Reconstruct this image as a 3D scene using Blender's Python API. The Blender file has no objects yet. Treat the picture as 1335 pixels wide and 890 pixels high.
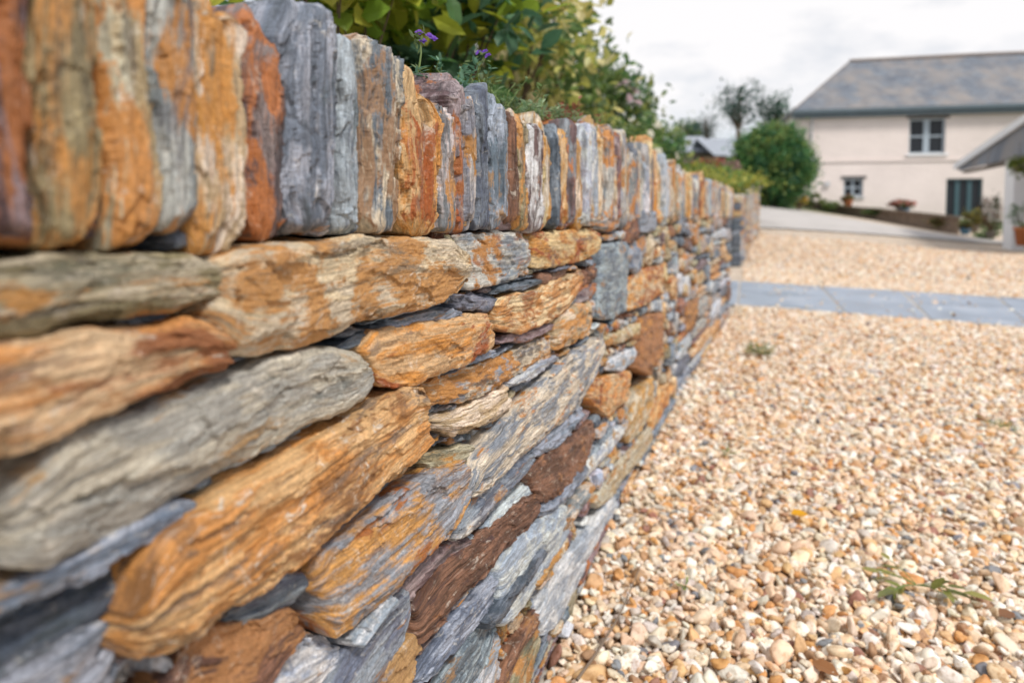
import bpy, math, random
import numpy as np
from mathutils import Vector, Matrix
R = math.radians
random.seed(7)
RNG = np.random.default_rng(11)
S = bpy.context.scene

# ------------------------------------------------------------------ camera
FPX = 890.0; CAM_H = 0.70; PITCH = R(3.0); YAW = R(18.93)
CXP, CYP = 667.5, 282 + FPX * math.tan(PITCH)
cam_d = bpy.data.cameras.new('camera'); cam = bpy.data.objects.new('camera', cam_d)
S.collection.objects.link(cam); S.camera = cam
cam.location = (0, 0, CAM_H); cam.rotation_euler = (math.pi / 2 - PITCH, 0, YAW)
cam_d.sensor_width = 36; cam_d.lens = 36 * FPX / 1335
cam_d.shift_y = -(445 - CYP) / 1335
cam_d.clip_start = 0.02; cam_d.clip_end = 2000
cam_d.dof.use_dof = True; cam_d.dof.focus_distance = 0.67; cam_d.dof.aperture_fstop = 4.5
cam_d.dof.aperture_blades = 0

# ------------------------------------------------------------------ world and sun
SUN_EL, SUN_ROT = R(52), R(128)
W = bpy.data.worlds.new('World'); S.world = W; W.use_nodes = True
nt = W.node_tree; nt.nodes.clear()
def wn(t): return nt.nodes.new(t)
out = wn('ShaderNodeOutputWorld'); bg = wn('ShaderNodeBackground'); bg.inputs[1].default_value = 0.1
sky = wn('ShaderNodeTexSky'); sky.sky_type = 'NISHITA'; sky.sun_disc = False
sky.sun_elevation = SUN_EL; sky.sun_rotation = SUN_ROT
tc = wn('ShaderNodeTexCoord'); mp = wn('ShaderNodeMapping'); mp.inputs['Scale'].default_value = (1, 1, 2.4)
n1 = wn('ShaderNodeTexNoise'); n1.inputs['Scale'].default_value = 2.1; n1.inputs['Detail'].default_value = 6; n1.inputs['Roughness'].default_value = .55
n2 = wn('ShaderNodeTexNoise'); n2.inputs['Scale'].default_value = 1.3; n2.inputs['Detail'].default_value = 5
r1 = wn('ShaderNodeValToRGB'); r1.color_ramp.elements[0].position = .33; r1.color_ramp.elements[0].color = (.2, .2, .2, 1)
r1.color_ramp.elements[1].position = .52; r1.color_ramp.elements[1].color = (1, 1, 1, 1)
r2 = wn('ShaderNodeValToRGB'); r2.color_ramp.elements[0].position = .35; r2.color_ramp.elements[0].color = (8.7, 8.85, 9.3, 1)
r2.color_ramp.elements[1].position = .62; r2.color_ramp.elements[1].color = (9.5, 9.35, 9.45, 1)
mx = wn('ShaderNodeMix'); mx.data_type = 'RGBA'
L = nt.links.new
L(tc.outputs['Generated'], mp.inputs[0]); L(mp.outputs[0], n1.inputs[0]); L(mp.outputs[0], n2.inputs[0])
L(n1.outputs[0], r1.inputs[0]); L(n2.outputs[0], r2.inputs[0])
L(r1.outputs[0], mx.inputs[0]); L(sky.outputs[0], mx.inputs[6]); L(r2.outputs[0], mx.inputs[7])
L(mx.outputs[2], bg.inputs[0]); L(bg.outputs[0], out.inputs[0])
sd = bpy.data.lights.new('sun', 'SUN'); sd.energy = 2.9; sd.angle = R(11); sd.color = (1, .95, .88)
sun = bpy.data.objects.new('sun', sd); S.collection.objects.link(sun)
sdir = Vector((math.sin(SUN_ROT) * math.cos(SUN_EL), math.cos(SUN_ROT) * math.cos(SUN_EL), math.sin(SUN_EL)))
sun.rotation_euler = sdir.to_track_quat('Z', 'Y').to_euler(); sun.location = (6, -6, 12)
vs = S.view_settings; vs.view_transform = 'Standard'; vs.look = 'None'; vs.exposure = 0.08; vs.gamma = 1; vs.use_curve_mapping = False

# ------------------------------------------------------------------ helpers
cF = np.array([-math.sin(YAW) * math.cos(PITCH), math.cos(YAW) * math.cos(PITCH), -math.sin(PITCH)])
cR = np.array([math.cos(YAW), math.sin(YAW), 0.0]); cU = np.cross(cR, cF)
def ray(u, v): return cF + cR * (u - CXP) / FPX - cU * (v - CYP) / FPX
def at(u, v, Z): return np.array([0, 0, CAM_H]) + ray(u, v) * Z          # world point seen at (u,v), Z metres deep
def at_h(u, v, h):
    d = ray(u, v); return np.array([0, 0, CAM_H]) + d * ((h - CAM_H) / d[2])
WS = np.array([-3, -1, 1.6, 2.2, 2.86, 3.8, 4.6, 5.3, 7, 9, 10, 12, 14, 18])
WX = np.array([-.28, -.28, -.28, -.262, -.230, -.172, -.122, -.077, -.01, -.03, -.06, .03, .13, .4])
def wall_x(s): return np.interp(s, WS, WX)
def px_sz(u, v, d=0.0):                                                     # photo pixel -> (s, z) on the wall face standing d proud
    r = ray(u, v); s = .5
    for _ in range(60):
        t = (wall_x(s) + d) / r[0]; s2 = t * r[1]; s = s * .5 + s2 * .5
    return np.array([s, CAM_H + t * r[2]])

_T = RNG.random(4096 * 4)
def _h(ix, iy, iz, k=0): return _T[(ix * 73856093 ^ iy * 19349663 ^ iz * 83492791 ^ (k * 2654435)) & 16383]
def vnoise(x, y, z, k=0):
    x0 = np.floor(x).astype(np.int64); y0 = np.floor(y).astype(np.int64); z0 = np.floor(z).astype(np.int64)
    fx = x - x0; fy = y - y0; fz = z - z0
    fx = fx * fx * (3 - 2 * fx); fy = fy * fy * (3 - 2 * fy); fz = fz * fz * (3 - 2 * fz)
    r = 0
    for i in (0, 1):
        for j in (0, 1):
            for l in (0, 1):
                r = r + _h(x0 + i, y0 + j, z0 + l, k) * (fx if i else 1 - fx) * (fy if j else 1 - fy) * (fz if l else 1 - fz)
    return r * 2 - 1
def fbm(x, y, z, o=4, k=0, g=.5):
    a = 1; t = 0; n = 0
    for i in range(o):
        t = t + a * vnoise(x * 2 ** i, y * 2 ** i, z * 2 ** i, k + i * 17); n += a; a *= g
    return t / n

def link(o, parent=None):
    S.collection.objects.link(o)
    if parent is not None: o.parent = parent
    return o
def tag(o, label=None, cat=None, group=None, kind=None):
    if label: o['label'] = label
    if cat: o['category'] = cat
    if group: o['group'] = group
    if kind: o['kind'] = kind
    return o
def empty(name, loc, rz=0):
    o = bpy.data.objects.new(name, None); o.location = loc; o.rotation_euler = (0, 0, rz); o.empty_display_size = .1
    return link(o)
def np_mesh(name, V, F, mat, parent=None, attrs=None, smooth=False, recenter=True):
    """V (n,3); F list/array of quads or tris (rectangular array)."""
    V = np.asarray(V, float); F = np.asarray(F)
    me = bpy.data.meshes.new(name)
    c = V.mean(0) if recenter else np.zeros(3)
    me.vertices.add(len(V)); me.vertices.foreach_set('co', (V - c).astype(np.float32).ravel())
    k = F.shape[1]; me.loops.add(F.size); me.loops.foreach_set('vertex_index', F.astype(np.int32).ravel())
    me.polygons.add(len(F)); me.polygons.foreach_set('loop_start', np.arange(len(F), dtype=np.int32) * k)
    me.polygons.foreach_set('loop_total', np.full(len(F), k, np.int32))
    me.update(calc_edges=True); me.validate(clean_customdata=False)
    me.polygons.foreach_set('use_smooth', np.full(len(me.polygons), smooth))
    for an, (tp, arr) in (attrs or {}).items():
        at_ = me.attributes.new(an, tp, 'POINT'); arr = np.asarray(arr, np.float32)
        if tp == 'FLOAT_COLOR':
            arr = np.hstack([arr, np.ones((len(arr), 1), np.float32)]); at_.data.foreach_set('color', arr.ravel())
        elif tp == 'FLOAT_VECTOR': at_.data.foreach_set('vector', arr.ravel())
        else: at_.data.foreach_set('value', arr.ravel())
    me.materials.append(mat)
    o = bpy.data.objects.new(name, me); link(o)
    if parent is not None:
        o.parent = parent; m = parent.matrix_basis
        pm = Matrix.LocRotScale(parent.location, parent.rotation_euler, None)
        if parent.parent is not None:
            pp = parent.parent; pm = Matrix.LocRotScale(pp.location, pp.rotation_euler, None) @ pm
        o.location = pm.inverted() @ Vector(c)
        o.rotation_euler = pm.inverted().to_euler()
    else: o.location = c
    return o
class MB:
    def __init__(s): s.V = []; s.F = []
    def box(s, x0, x1, y0, y1, z0, z1, M=None):
        b = len(s.V); P = [(x, y, z) for x in (x0, x1) for y in (y0, y1) for z in (z0, z1)]
        if M is not None: P = [M(p) for p in P]
        s.V += P; s.F += [[b + i for i in f] for f in ((0, 1, 3, 2), (4, 6, 7, 5), (0, 4, 5, 1), (2, 3, 7, 6), (0, 2, 6, 4), (1, 5, 7, 3))]
        return s
    def quad(s, *P): b = len(s.V); s.V += [tuple(p) for p in P]; s.F.append([b, b + 1, b + 2, b + 3]); return s
    def lathe(s, prof, c, n=24, jit=0):
        b = len(s.V)
        for (r, z) in prof:
            for i in range(n):
                a = i / n * 2 * math.pi; rr = r * (1 + random.uniform(-jit, jit))
                s.V.append((c[0] + rr * math.cos(a), c[1] + rr * math.sin(a), c[2] + z))
        for j in range(len(prof) - 1):
            for i in range(n):
                i2 = (i + 1) % n; s.F.append([b + j * n + i, b + j * n + i2, b + (j + 1) * n + i2, b + (j + 1) * n + i])
        return s
    def tube(s, P, rad, n=6):
        P = [np.array(p, float) for p in P]; b = len(s.V)
        for i, p in enumerate(P):
            d = P[min(i + 1, len(P) - 1)] - P[max(i - 1, 0)]; d /= (np.linalg.norm(d) + 1e-9)
            a = np.cross(d, (0.31, .9, .2)); a /= np.linalg.norm(a); c = np.cross(d, a)
            r = rad[i] if hasattr(rad, '__len__') else rad
            for k in range(n):
                t = k / n * 2 * math.pi; s.V.append(tuple(p + r * (math.cos(t) * a + math.sin(t) * c)))
        for j in range(len(P) - 1):
            for k in range(n):
                k2 = (k + 1) % n; s.F.append([b + j * n + k, b + j * n + k2, b + (j + 1) * n + k2, b + (j + 1) * n + k])
        return s
    def build(s, name, mat, parent=None, smooth=False): return np_mesh(name, s.V, s.F, mat, parent, smooth=smooth)

# ------------------------------------------------------------------ materials
def new_mat(name):
    m = bpy.data.materials.new(name); m.use_nodes = True; t = m.node_tree
    return m, t, t.nodes['Principled BSDF'], (lambda ty, **k: _nn(t, ty, **k)), t.links.new
def _nn(t, ty, **k):
    n = t.nodes.new(ty)
    for a, b in k.items():
        if a.startswith('i_'):
            key = a[2:]; key = int(key) if key.isdigit() else key
            n.inputs[key].default_value = b
        else: setattr(n, a, b)
    return n
def ramp(n, st):
    cr = n.color_ramp
    while len(cr.elements) < len(st): cr.elements.new(.5)
    for e, (p, c) in zip(cr.elements, st): e.position = p; e.color = (*((c, c, c) if not hasattr(c, '__len__') else c), 1)
    return n
def simple(name, col, rough=.7, var=.15, scale=8., bump=.2, bscale=40., metallic=0, spec=.4, dist=.004):
    m, t, b, N, L = new_mat(name)
    tc = N('ShaderNodeTexCoord'); n = N('ShaderNodeTexNoise', i_Scale=scale, i_Detail=6., i_Roughness=.6); L(tc.outputs['Object'], n.inputs[0])
    r = ramp(N('ShaderNodeValToRGB'), [(.25, tuple(c * (1 - var) for c in col)), (.75, tuple(min(1, c * (1 + var)) for c in col))])
    L(n.outputs[0], r.inputs[0]); L(r.outputs[0], b.inputs['Base Color'])
    b.inputs['Roughness'].default_value = rough; b.inputs['Metallic'].default_value = metallic; b.inputs['Specular IOR Level'].default_value = spec
    if bump:
        n2 = N('ShaderNodeTexNoise', i_Scale=bscale, i_Detail=4.); L(tc.outputs['Object'], n2.inputs[0])
        bp = N('ShaderNodeBump', i_Strength=bump, i_Distance=dist); L(n2.outputs[0], bp.inputs['Height']); L(bp.outputs[0], b.inputs['Normal'])
    return m

def stone_material():
    m, t, b, N, L = new_mat('slate_stone')
    A = lambda nm: N('ShaderNodeAttribute', attribute_name=nm)
    sc = A('sc').outputs['Vector']; c1 = A('c1').outputs['Color']; c2 = A('c2').outputs['Color']; c3 = A('c3').outputs['Color']; c4 = A('c4').outputs['Color']
    par = A('par').outputs['Vector']; sp = N('ShaderNodeSeparateXYZ'); L(par, sp.inputs[0])    # x: amount of c3, y: lichen/mineral amount, z: band contrast
    def tex(scale, detail=6., rough=.6, dist=0., vec=(1, 1, 1), off=0.):
        mp = N('ShaderNodeMapping'); mp.inputs['Scale'].default_value = vec; mp.inputs['Location'].default_value = (off, off * .7, off * 1.3); L(sc, mp.inputs[0])
        n = N('ShaderNodeTexNoise', i_Scale=scale, i_Detail=detail, i_Roughness=rough, i_Distortion=dist); L(mp.outputs[0], n.inputs[0]); return n.outputs[0]
    def mixc(f, a, c, mode='MIX'):
        x = N('ShaderNodeMix', data_type='RGBA', blend_type=mode)
        if isinstance(f, float): x.inputs[0].default_value = f
        else: L(f, x.inputs[0])
        for s_, v in ((6, a), (7, c)):
            if isinstance(v, tuple): x.inputs[s_].default_value = (*v, 1)
            else: L(v, x.inputs[s_])
        return x.outputs[2]
    def mth(op, a, c=0., clamp=False):
        x = N('ShaderNodeMath', operation=op, use_clamp=clamp)
        for i, v in enumerate((a, c)):
            if isinstance(v, (float, int)): x.inputs[i].default_value = v
            else: L(v, x.inputs[i])
        return x.outputs[0]
    def rmp(v, a, c):
        r = N('ShaderNodeMapRange', interpolation_type='SMOOTHSTEP'); r.inputs[1].default_value = a; r.inputs[2].default_value = c; L(v, r.inputs[0]); return r.outputs[0]
    # broad patches and fine bands lying along the cleavage
    broad = tex(13., 5., .6, .6, (1, 2.6, 1.6))
    band = tex(24., 7., .66, .15, (.45, 7., 3.))
    fine = tex(90., 6., .7, .1, (.22, 4.2, 2.))
    grain = tex(420., 4., .7)
    f12 = rmp(mth('ADD', mth('MULTIPLY', broad, .62), mth('MULTIPLY', band, .38)), .45, .545)
    col = mixc(f12, c1, c2)
    rust = tex(11., 6., .62, 1.0, (1, 1.9, 1.3), 3.7)
    rb = mth('ADD', mth('MULTIPLY', rust, .74), mth('MULTIPLY', fine, .26))
    th = mth('SUBTRACT', .70, mth('MULTIPLY', sp.outputs[0], .40))
    rf = mth('MULTIPLY', mth('SUBTRACT', rb, th), 24., ); rf = mth('MINIMUM', mth('MAXIMUM', rf, 0.), 1.)
    c3v = mixc(rmp(fine, .4, .62), c3, mixc(.55, c3, (.12, .06, .03)))
    col = mixc(rf, col, c3v)
    # second stain colour (c4), more compact
    st = tex(15., 8., .72, .5, (.6, 3.2, 1.8), 9.1)
    col = mixc(mth('MULTIPLY', rmp(st, .53, .63), .8), col, c4)
    # thin dark and pale strata lines
    dk = rmp(band, .60, .70); col = mixc(mth('MULTIPLY', mth('MULTIPLY', dk, sp.outputs[2]), .8), col, (.045, .04, .04))
    pl = rmp(tex(30., 7., .7, .4, (.35, 9., 3.), 5.), .60, .72)
    col = mixc(mth('MULTIPLY', pl, .32), col, (.60, .56, .50))
    # mineral crust / lichen flecks
    lic = tex(38., 7., .75, 1.2, (1, 1.5, 1), 13.)
    lm = mth('MULTIPLY', rmp(lic, .57, .66), sp.outputs[1]); col = mixc(lm, col, (.66, .61, .53))
    # tonal grain
    g1 = rmp(fine, .30, .70); g = mth('ADD', mth('MULTIPLY', g1, .80), .62)
    cg = N('ShaderNodeCombineColor'); [L(g, cg.inputs[i]) for i in range(3)]
    col = mixc(1., col, cg.outputs[0], 'MULTIPLY')
    g2 = mth('ADD', mth('MULTIPLY', grain, 1.3), .36); cg2 = N('ShaderNodeCombineColor'); [L(g2, cg2.inputs[i]) for i in range(3)]
    col = mixc(1., col, cg2.outputs[0], 'MULTIPLY')
    hs = N('ShaderNodeHueSaturation', i_Saturation=1.02, i_Value=1.0); L(col, hs.inputs['Color']); col = hs.outputs[0]
    L(col, b.inputs['Base Color'])
    rr = mth('ADD', mth('MULTIPLY', band, .45), .30); L(rr, b.inputs['Roughness'])
    b.inputs['Specular IOR Level'].default_value = .45
    # bump
    hgt = mth('ADD', mth('MULTIPLY', fine, 1.0), mth('ADD', mth('MULTIPLY', grain, .28), mth('MULTIPLY', tex(55., 8., .7, .4, (.6, 3., 1.6), 21.), .7)))
    bp = N('ShaderNodeBump', i_Strength=.85, i_Distance=.0022); L(hgt, bp.inputs['Height']); L(bp.outputs[0], b.inputs['Normal'])
    return m
M_STONE = stone_material()
M_CORE_SHADE = simple('dark_wall_core', (.022, .018, .015), .95, .5, 30, .8, 120)  # near-black core colour paints in the shade of the joints

PAL = dict(  # c1, c2, c3, c4, rust, lichen, bandContrast
    blue=((.125, .155, .20), (.31, .345, .40), (.38, .24, .14), (.07, .09, .115), .26, .35, .5),
    dblue=((.065, .085, .115), (.16, .18, .22), (.27, .19, .13), (.04, .05, .06), .15, .3, .5),
    pale=((.33, .38, .45), (.58, .59, .61), (.52, .31, .13), (.19, .23, .28), .30, .45, .6),
    grey=((.20, .22, .245), (.47, .45, .43), (.56, .26, .08), (.10, .10, .11), .45, .6, .7),
    cream=((.62, .54, .42), (.45, .34, .20), (.62, .31, .09), (.17, .14, .10), .50, .6, .8),
    ochre=((.49, .245, .08), (.68, .52, .32), (.42, .14, .035), (.15, .11, .09), .42, .5, .9),
    orange=((.54, .25, .065), (.62, .43, .23), (.38, .10, .025), (.18, .12, .09), .42, .5, .8),
    rust=((.115, .055, .035), (.23, .115, .07), (.44, .21, .09), (.06, .035, .035), .4, .5, .8),
    plum=((.12, .075, .08), (.27, .21, .22), (.46, .17, .055), (.055, .045, .05), .40, .4, .6),
    olive=((.23, .20, .115), (.43, .38, .27), (.50, .26, .08), (.09, .085, .06), .38, .5, .8),
    stack=((.27, .285, .32), (.56, .48, .36), (.54, .25, .07), (.10, .095, .09), .50, .55, .9))

def clampres(s): return .0011 * max(.8, s / .55)

def stone(top, bot, col, prot=0., vert=False, n=8, back=.09, Df=.0075, rough=1., ledge=.0022, res=None, facets=1, seed=None, edge=1., endr=.18, per=.012, big=2.2, bigamp=.0024, bites=8, jag=0.):
    """top / bot: polylines [(s,z)..] running the same way. Returns V (s,z,d), F, attrs."""
    rs = np.random.default_rng(seed if seed is not None else int(RNG.integers(1e9)))
    T = np.array(top, float); B = np.array(bot, float)
    def par(P):
        d = np.r_[0, np.cumsum(np.linalg.norm(np.diff(P, axis=0), axis=1))]; return d / d[-1], d[-1]
    tT, lT = par(T); tB, lB = par(B); Ln = max(lT, lB)
    hmid = np.linalg.norm(T[len(T) // 2] - B[len(B) // 2]) + 1e-4
    smean = abs(T[:, 0].mean())
    if res is None: res = clampres(smean)
    e = min(endr * hmid, .25 * Ln, .02) / Ln
    nu = int(np.clip(Ln / res, 8, 460)); nv = int(np.clip((hmid + 2 * Df) / res, 7, 130))
    # stations with rounded ends
    k = 6
    pairs = [(0.0, -1.0), (0.0, -.35)] + [(e * (1 - math.cos(a)) , math.sin(a) ** .8) for a in np.linspace(0, math.pi / 2, k)]
    mid = np.linspace(e, 1 - e, nu)[1:-1]
    U = np.r_[[p[0] for p in pairs], mid, [1 - p[0] for p in pairs[::-1]]]
    Dk = np.r_[[p[1] for p in pairs], np.ones(len(mid)), [p[1] for p in pairs[::-1]]]
    # cross-section, equal arc length
    a = np.linspace(-math.pi / 2, math.pi / 2, 400); hv = np.sign(np.sin(a)) * np.abs(np.sin(a)) ** (2 / n); dv = np.abs(np.cos(a)) ** (2 / n)
    al = np.r_[0, np.cumsum(np.hypot(np.diff(hv) * hmid / 2, np.diff(dv) * Df))]; q = np.linspace(0, al[-1], nv)
    v = np.interp(q, al, hv); dd = np.interp(q, al, dv)
    v = np.r_[-1, -1, v, 1, 1]; isback = np.r_[1, 1, np.zeros(nv), 1, 1]
    dd = np.r_[-1, -.35, dd, -.35, -1]
    UU, VV = np.meshgrid(U, v, indexing='ij'); DD = np.meshgrid(U, dd, indexing='ij')[1]; KK = np.meshgrid(Dk, v, indexing='ij')[0]
    Px = lambda P, t, u: np.stack([np.interp(u, t, P[:, 0]), np.interp(u, t, P[:, 1])], -1)
    shr = np.where(KK >= 0, 1 - (1 - np.clip(KK, 0, 1)) * .10, .9)
    w = (VV * shr + 1)[..., None] / 2
    TT = Px(T, tT, UU); BB = Px(B, tB, UU); P = BB * (1 - w) + TT * w
    along = UU * Ln; cross = VV * hmid / 2
    front = np.where(DD >= 0, DD, 0) * np.clip(KK, 0, 1)
    d = np.where(DD >= 0, DD * Df, DD * back)
    d = np.where(KK >= 0, np.where(DD >= 0, Df * (DD + np.clip(KK, 0, 1) - 1).clip(-.6, 1), d), np.minimum(d, KK * back))
    o = rs.random(3) * 50
    # facets: big cleaved planes
    Un = UU * 2 - 1
    for _ in range(facets):
        ang = rs.uniform(0, 6.28); off = rs.uniform(.15, .7); sl = rs.uniform(.25, .8) * max(Df, .008)
        pl = Df - sl * np.maximum(0, Un * math.cos(ang) * rs.uniform(.5, 1) + VV * math.sin(ang) - off + .15 * vnoise(along * 30 + o[0], cross * 40, 0 * cross, 3))
        d = np.where(DD >= 0, np.minimum(d, pl), d)
    for _ in range(bites):
        side = rs.choice([-1, 1]); u0 = rs.uniform(-.1, .95); ul = rs.uniform(.08, .55); wb = rs.uniform(.06, .30) * min(1., .030 / hmid + .35); dr = rs.uniform(.0012, .0042) * min(1, hmid / .02)
        lim = wb + .05 * vnoise(along * 45 + o[0] + _, 0 * d, 0 * d, 51) + .025 * vnoise(along * 160 + _, 0 * d, 0 * d, 52); ue_ = .012 * vnoise(cross * 120 + _, 0 * d, 0 * d, 53) / Ln
        mk = ((VV * side) > 1 - 2 * lim) & (UU > u0 + ue_ + .3 * wb * (1 - VV * side)) & (UU < u0 + ul + ue_)
        d = np.where(mk & (DD > -.2), d - dr, d)
    for _ in range(max(1, bites // 3)):
        e0 = rs.choice([0, 1]); wb = rs.uniform(.004, .02) / Ln; lim = wb * (1 + .5 * vnoise(cross * 90 + _, 0 * d, 0 * d, 54)); q_ = UU if e0 == 0 else 1 - UU
        d = np.where((q_ < lim) & (VV * rs.choice([-1, 1]) > rs.uniform(-1.2, .3)) & (DD > -.2), d - rs.uniform(.0015, .004), d)
    # broad undulation, cleaved chips, ledges along the cleavage, fine roughness
    und = fbm(along * 20 + o[0], cross * 34 + o[1], 0 * d + o[2], 2) * .0005 * rough
    chips = 0
    for (cl, am, gr, st_) in ((.045, .0010, .035, 3.2), (.016, .00040, .04, 2.8)):
        nc = int(np.clip(Ln * hmid / (cl * cl * .55), 3, 90 if cl > .02 else 240))
        ca = rs.uniform(0, Ln, nc); cc = rs.uniform(-.5, .5, nc) * hmid; off = rs.normal(0, am, nc); ga = rs.normal(0, gr * .5, nc); gc = rs.normal(0, gr, nc)
        wa = along + .006 * vnoise(along * 60 + o[0], cross * 60, 0 * d, 41) + .002 * vnoise(along * 220, cross * 220, 0 * d, 43)
        wc_ = cross + .003 * vnoise(along * 60 + 9, cross * 90, 0 * d, 42) + .0012 * vnoise(along * 260, cross * 260, 0 * d, 44)
        best = np.full(along.shape, 1e9); val = np.zeros(along.shape)
        for i in range(nc):
            dist = ((wa - ca[i]) / st_) ** 2 + (wc_ - cc[i]) ** 2; t_ = off[i] + ga[i] * (along - ca[i]).clip(-.03, .03) + gc[i] * (cross - cc[i]).clip(-.012, .012)
            m_ = dist < best; best = np.where(m_, dist, best); val = np.where(m_, t_, val)
        chips = chips + val * rough
    qq = (cross + .0045 * fbm(along * 7 + o[1], cross * 18, 0 * d + o[0], 3, 5)) / per + o[0]
    iq = np.floor(qq); fr = qq - iq; ii = iq.astype(np.int64); z0 = np.zeros_like(ii)
    h0 = _h(ii, z0, z0, 2); h1 = _h(ii + 1, z0, z0, 2); stp = np.clip((fr - .88) / .12, 0, 1)
    led = ((h0 * (1 - stp) + h1 * stp) - .5 - .25 * fr * (1 - stp)) * ledge * .7 * np.clip(.5 + 1.4 * vnoise(along * 12 + o[1], cross * 20, 0 * d, 77), .1, 1)
    qb = (cross + .006 * fbm(along * 6 + o[2], cross * 9, 0 * d, 2, 61)) / (big * per) + o[1]; ib = np.floor(qb).astype(np.int64); fb = np.clip((qb - np.floor(qb) - .93) / .07, 0, 1)
    led = led + ((_h(ib, z0, z0, 6) * (1 - fb) + _h(ib + 1, z0, z0, 6) * fb) - .6) * bigamp
    q2 = qq * 3.1 + 1.0 * vnoise(along * 14, cross * 70, 0 * d, 11); i2 = np.floor(q2); f2 = q2 - i2; s2 = np.clip((f2 - .8) / .2, 0, 1); i2 = i2.astype(np.int64)
    led2 = ((_h(i2, z0, z0, 4) * (1 - s2) + _h(i2 + 1, z0, z0, 4) * s2) - .5) * ledge * .35
    fin = fbm(along * 160 + o[2], cross * 300 + o[0], 0 * d, 3, 9, .6) * .0009 * rough
    msk = np.clip(front, 0, 1) * .7 + .3
    d = d + np.where(DD > -.2, (und + chips + led + led2 + fin) * msk, 0)
    # edges of the outline wander
    jw = (fbm(along * 35 + o[1], cross * 8 + o[2], d * 60, 3, 21) * .0030 + .0016 * np.round(2 * vnoise(along * 70 + o[0], cross * 5, d * 30, 23)) / 2) * edge; jl = fbm(along * 5 + o[0], cross * 60, d * 60, 3, 31) * .005 * edge
    tdir = (T[-1] - T[0]) / (np.linalg.norm(T[-1] - T[0]) + 1e-9); ndir = np.array([-tdir[1], tdir[0]])
    sgn = np.sign(VV) * np.abs(VV) ** 2
    P = P + ndir * (jw * np.abs(sgn))[..., None] + tdir * (jl * np.clip(np.abs(Un) * 4 - 3, 0, 1))[..., None]
    if jag:                                                         # broken top: snapped off in steps
        nb = 4 + rs.integers(0, 3); lv = rs.uniform(-1, .25, nb); cb = np.sort(rs.uniform(-1, 1, nb - 1)); wv = VV + .12 * vnoise(along * 50, d * 90, 0 * d, 91)
        st_ = lv[np.searchsorted(cb, wv)] + .5 * vnoise(cross * 160 + o[0], d * 60 + o[1], 0 * d, 92) + .9 * rs.choice([-1, 1]) * rs.uniform(0, 1) * wv
        P = P + tdir * (jag * st_ * np.clip(UU * 6 - 5, 0, 1) ** 1.5)[..., None]
    V = np.stack([P[..., 0], P[..., 1], d + prot], -1).reshape(-1, 3)
    a_, b_ = UU.shape; idx = np.arange(a_ * b_).reshape(a_, b_)
    f = np.stack([idx[:-1, :-1], idx[1:, :-1], idx[1:, 1:], idx[:-1, 1:]], -1).reshape(-1, 4)
    f2_ = np.stack([idx[:-1, -1], idx[1:, -1], idx[1:, 0], idx[:-1, 0]], -1)
    caps = np.stack([idx[0, :-1], idx[0, 1:], np.full(b_ - 1, idx[0, 0]), np.full(b_ - 1, idx[0, 0])], -1)
    F = np.vstack([f, f2_])
    sc = np.stack([along + o[0], cross + o[1], d + o[2]], -1).reshape(-1, 3)
    p = PAL[col]; J = lambda c, am=.14: np.clip(np.array(c) * (1 + rs.uniform(-am, am)) * (1 + rs.uniform(-.05, .05, 3)), 0, .8)
    nV = len(V); rep = lambda x: np.tile(np.array(x, np.float32), (nV, 1))
    at_ = {'sc': ('FLOAT_VECTOR', sc), 'c1': ('FLOAT_COLOR', rep(J(p[0]))), 'c2': ('FLOAT_COLOR', rep(J(p[1]))), 'c3': ('FLOAT_COLOR', rep(J(p[2]))),
           'c4': ('FLOAT_COLOR', rep(J(p[3]))), 'par': ('FLOAT_VECTOR', rep((p[4] + rs.uniform(-.12, .12), p[5], p[6])))}
    return V, F, at_
def to_world(V): return np.stack([wall_x(V[:, 0]) + V[:, 2], V[:, 0], V[:, 1]], -1)
def face_out(W_, F):
    a, b, c = W_[F[:, 0]], W_[F[:, 1]], W_[F[:, 2]]; nrm = np.cross(b - a, c - a); cen = W_.mean(0)
    return F if (nrm * ((a + c) / 2 - cen)).sum() > 0 else F[:, ::-1]
def emit(name, st, parent, label=None):
    V, F, A = st; W_ = to_world(V); F = face_out(W_, F)
    o = np_mesh(name, W_, F, M_STONE, parent, A, smooth=True)
    if label: o['label'] = label
    return o
def emit_many(name, sts, parent):
    Vs, Fs, n = [], [], 0; A = {}
    for V, F, a in sts:
        W_ = to_world(V); Vs.append(W_); Fs.append(face_out(W_, F) + n); n += len(V)
        for k, (t, x) in a.items(): A.setdefault(k, (t, []))[1].append(x)
    A = {k: (t, np.vstack(x)) for k, (t, x) in A.items()}
    o = np_mesh(name, np.vstack(Vs), np.vstack(Fs), M_STONE, parent, A, smooth=True); o['kind'] = 'stuff'
    return o


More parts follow.
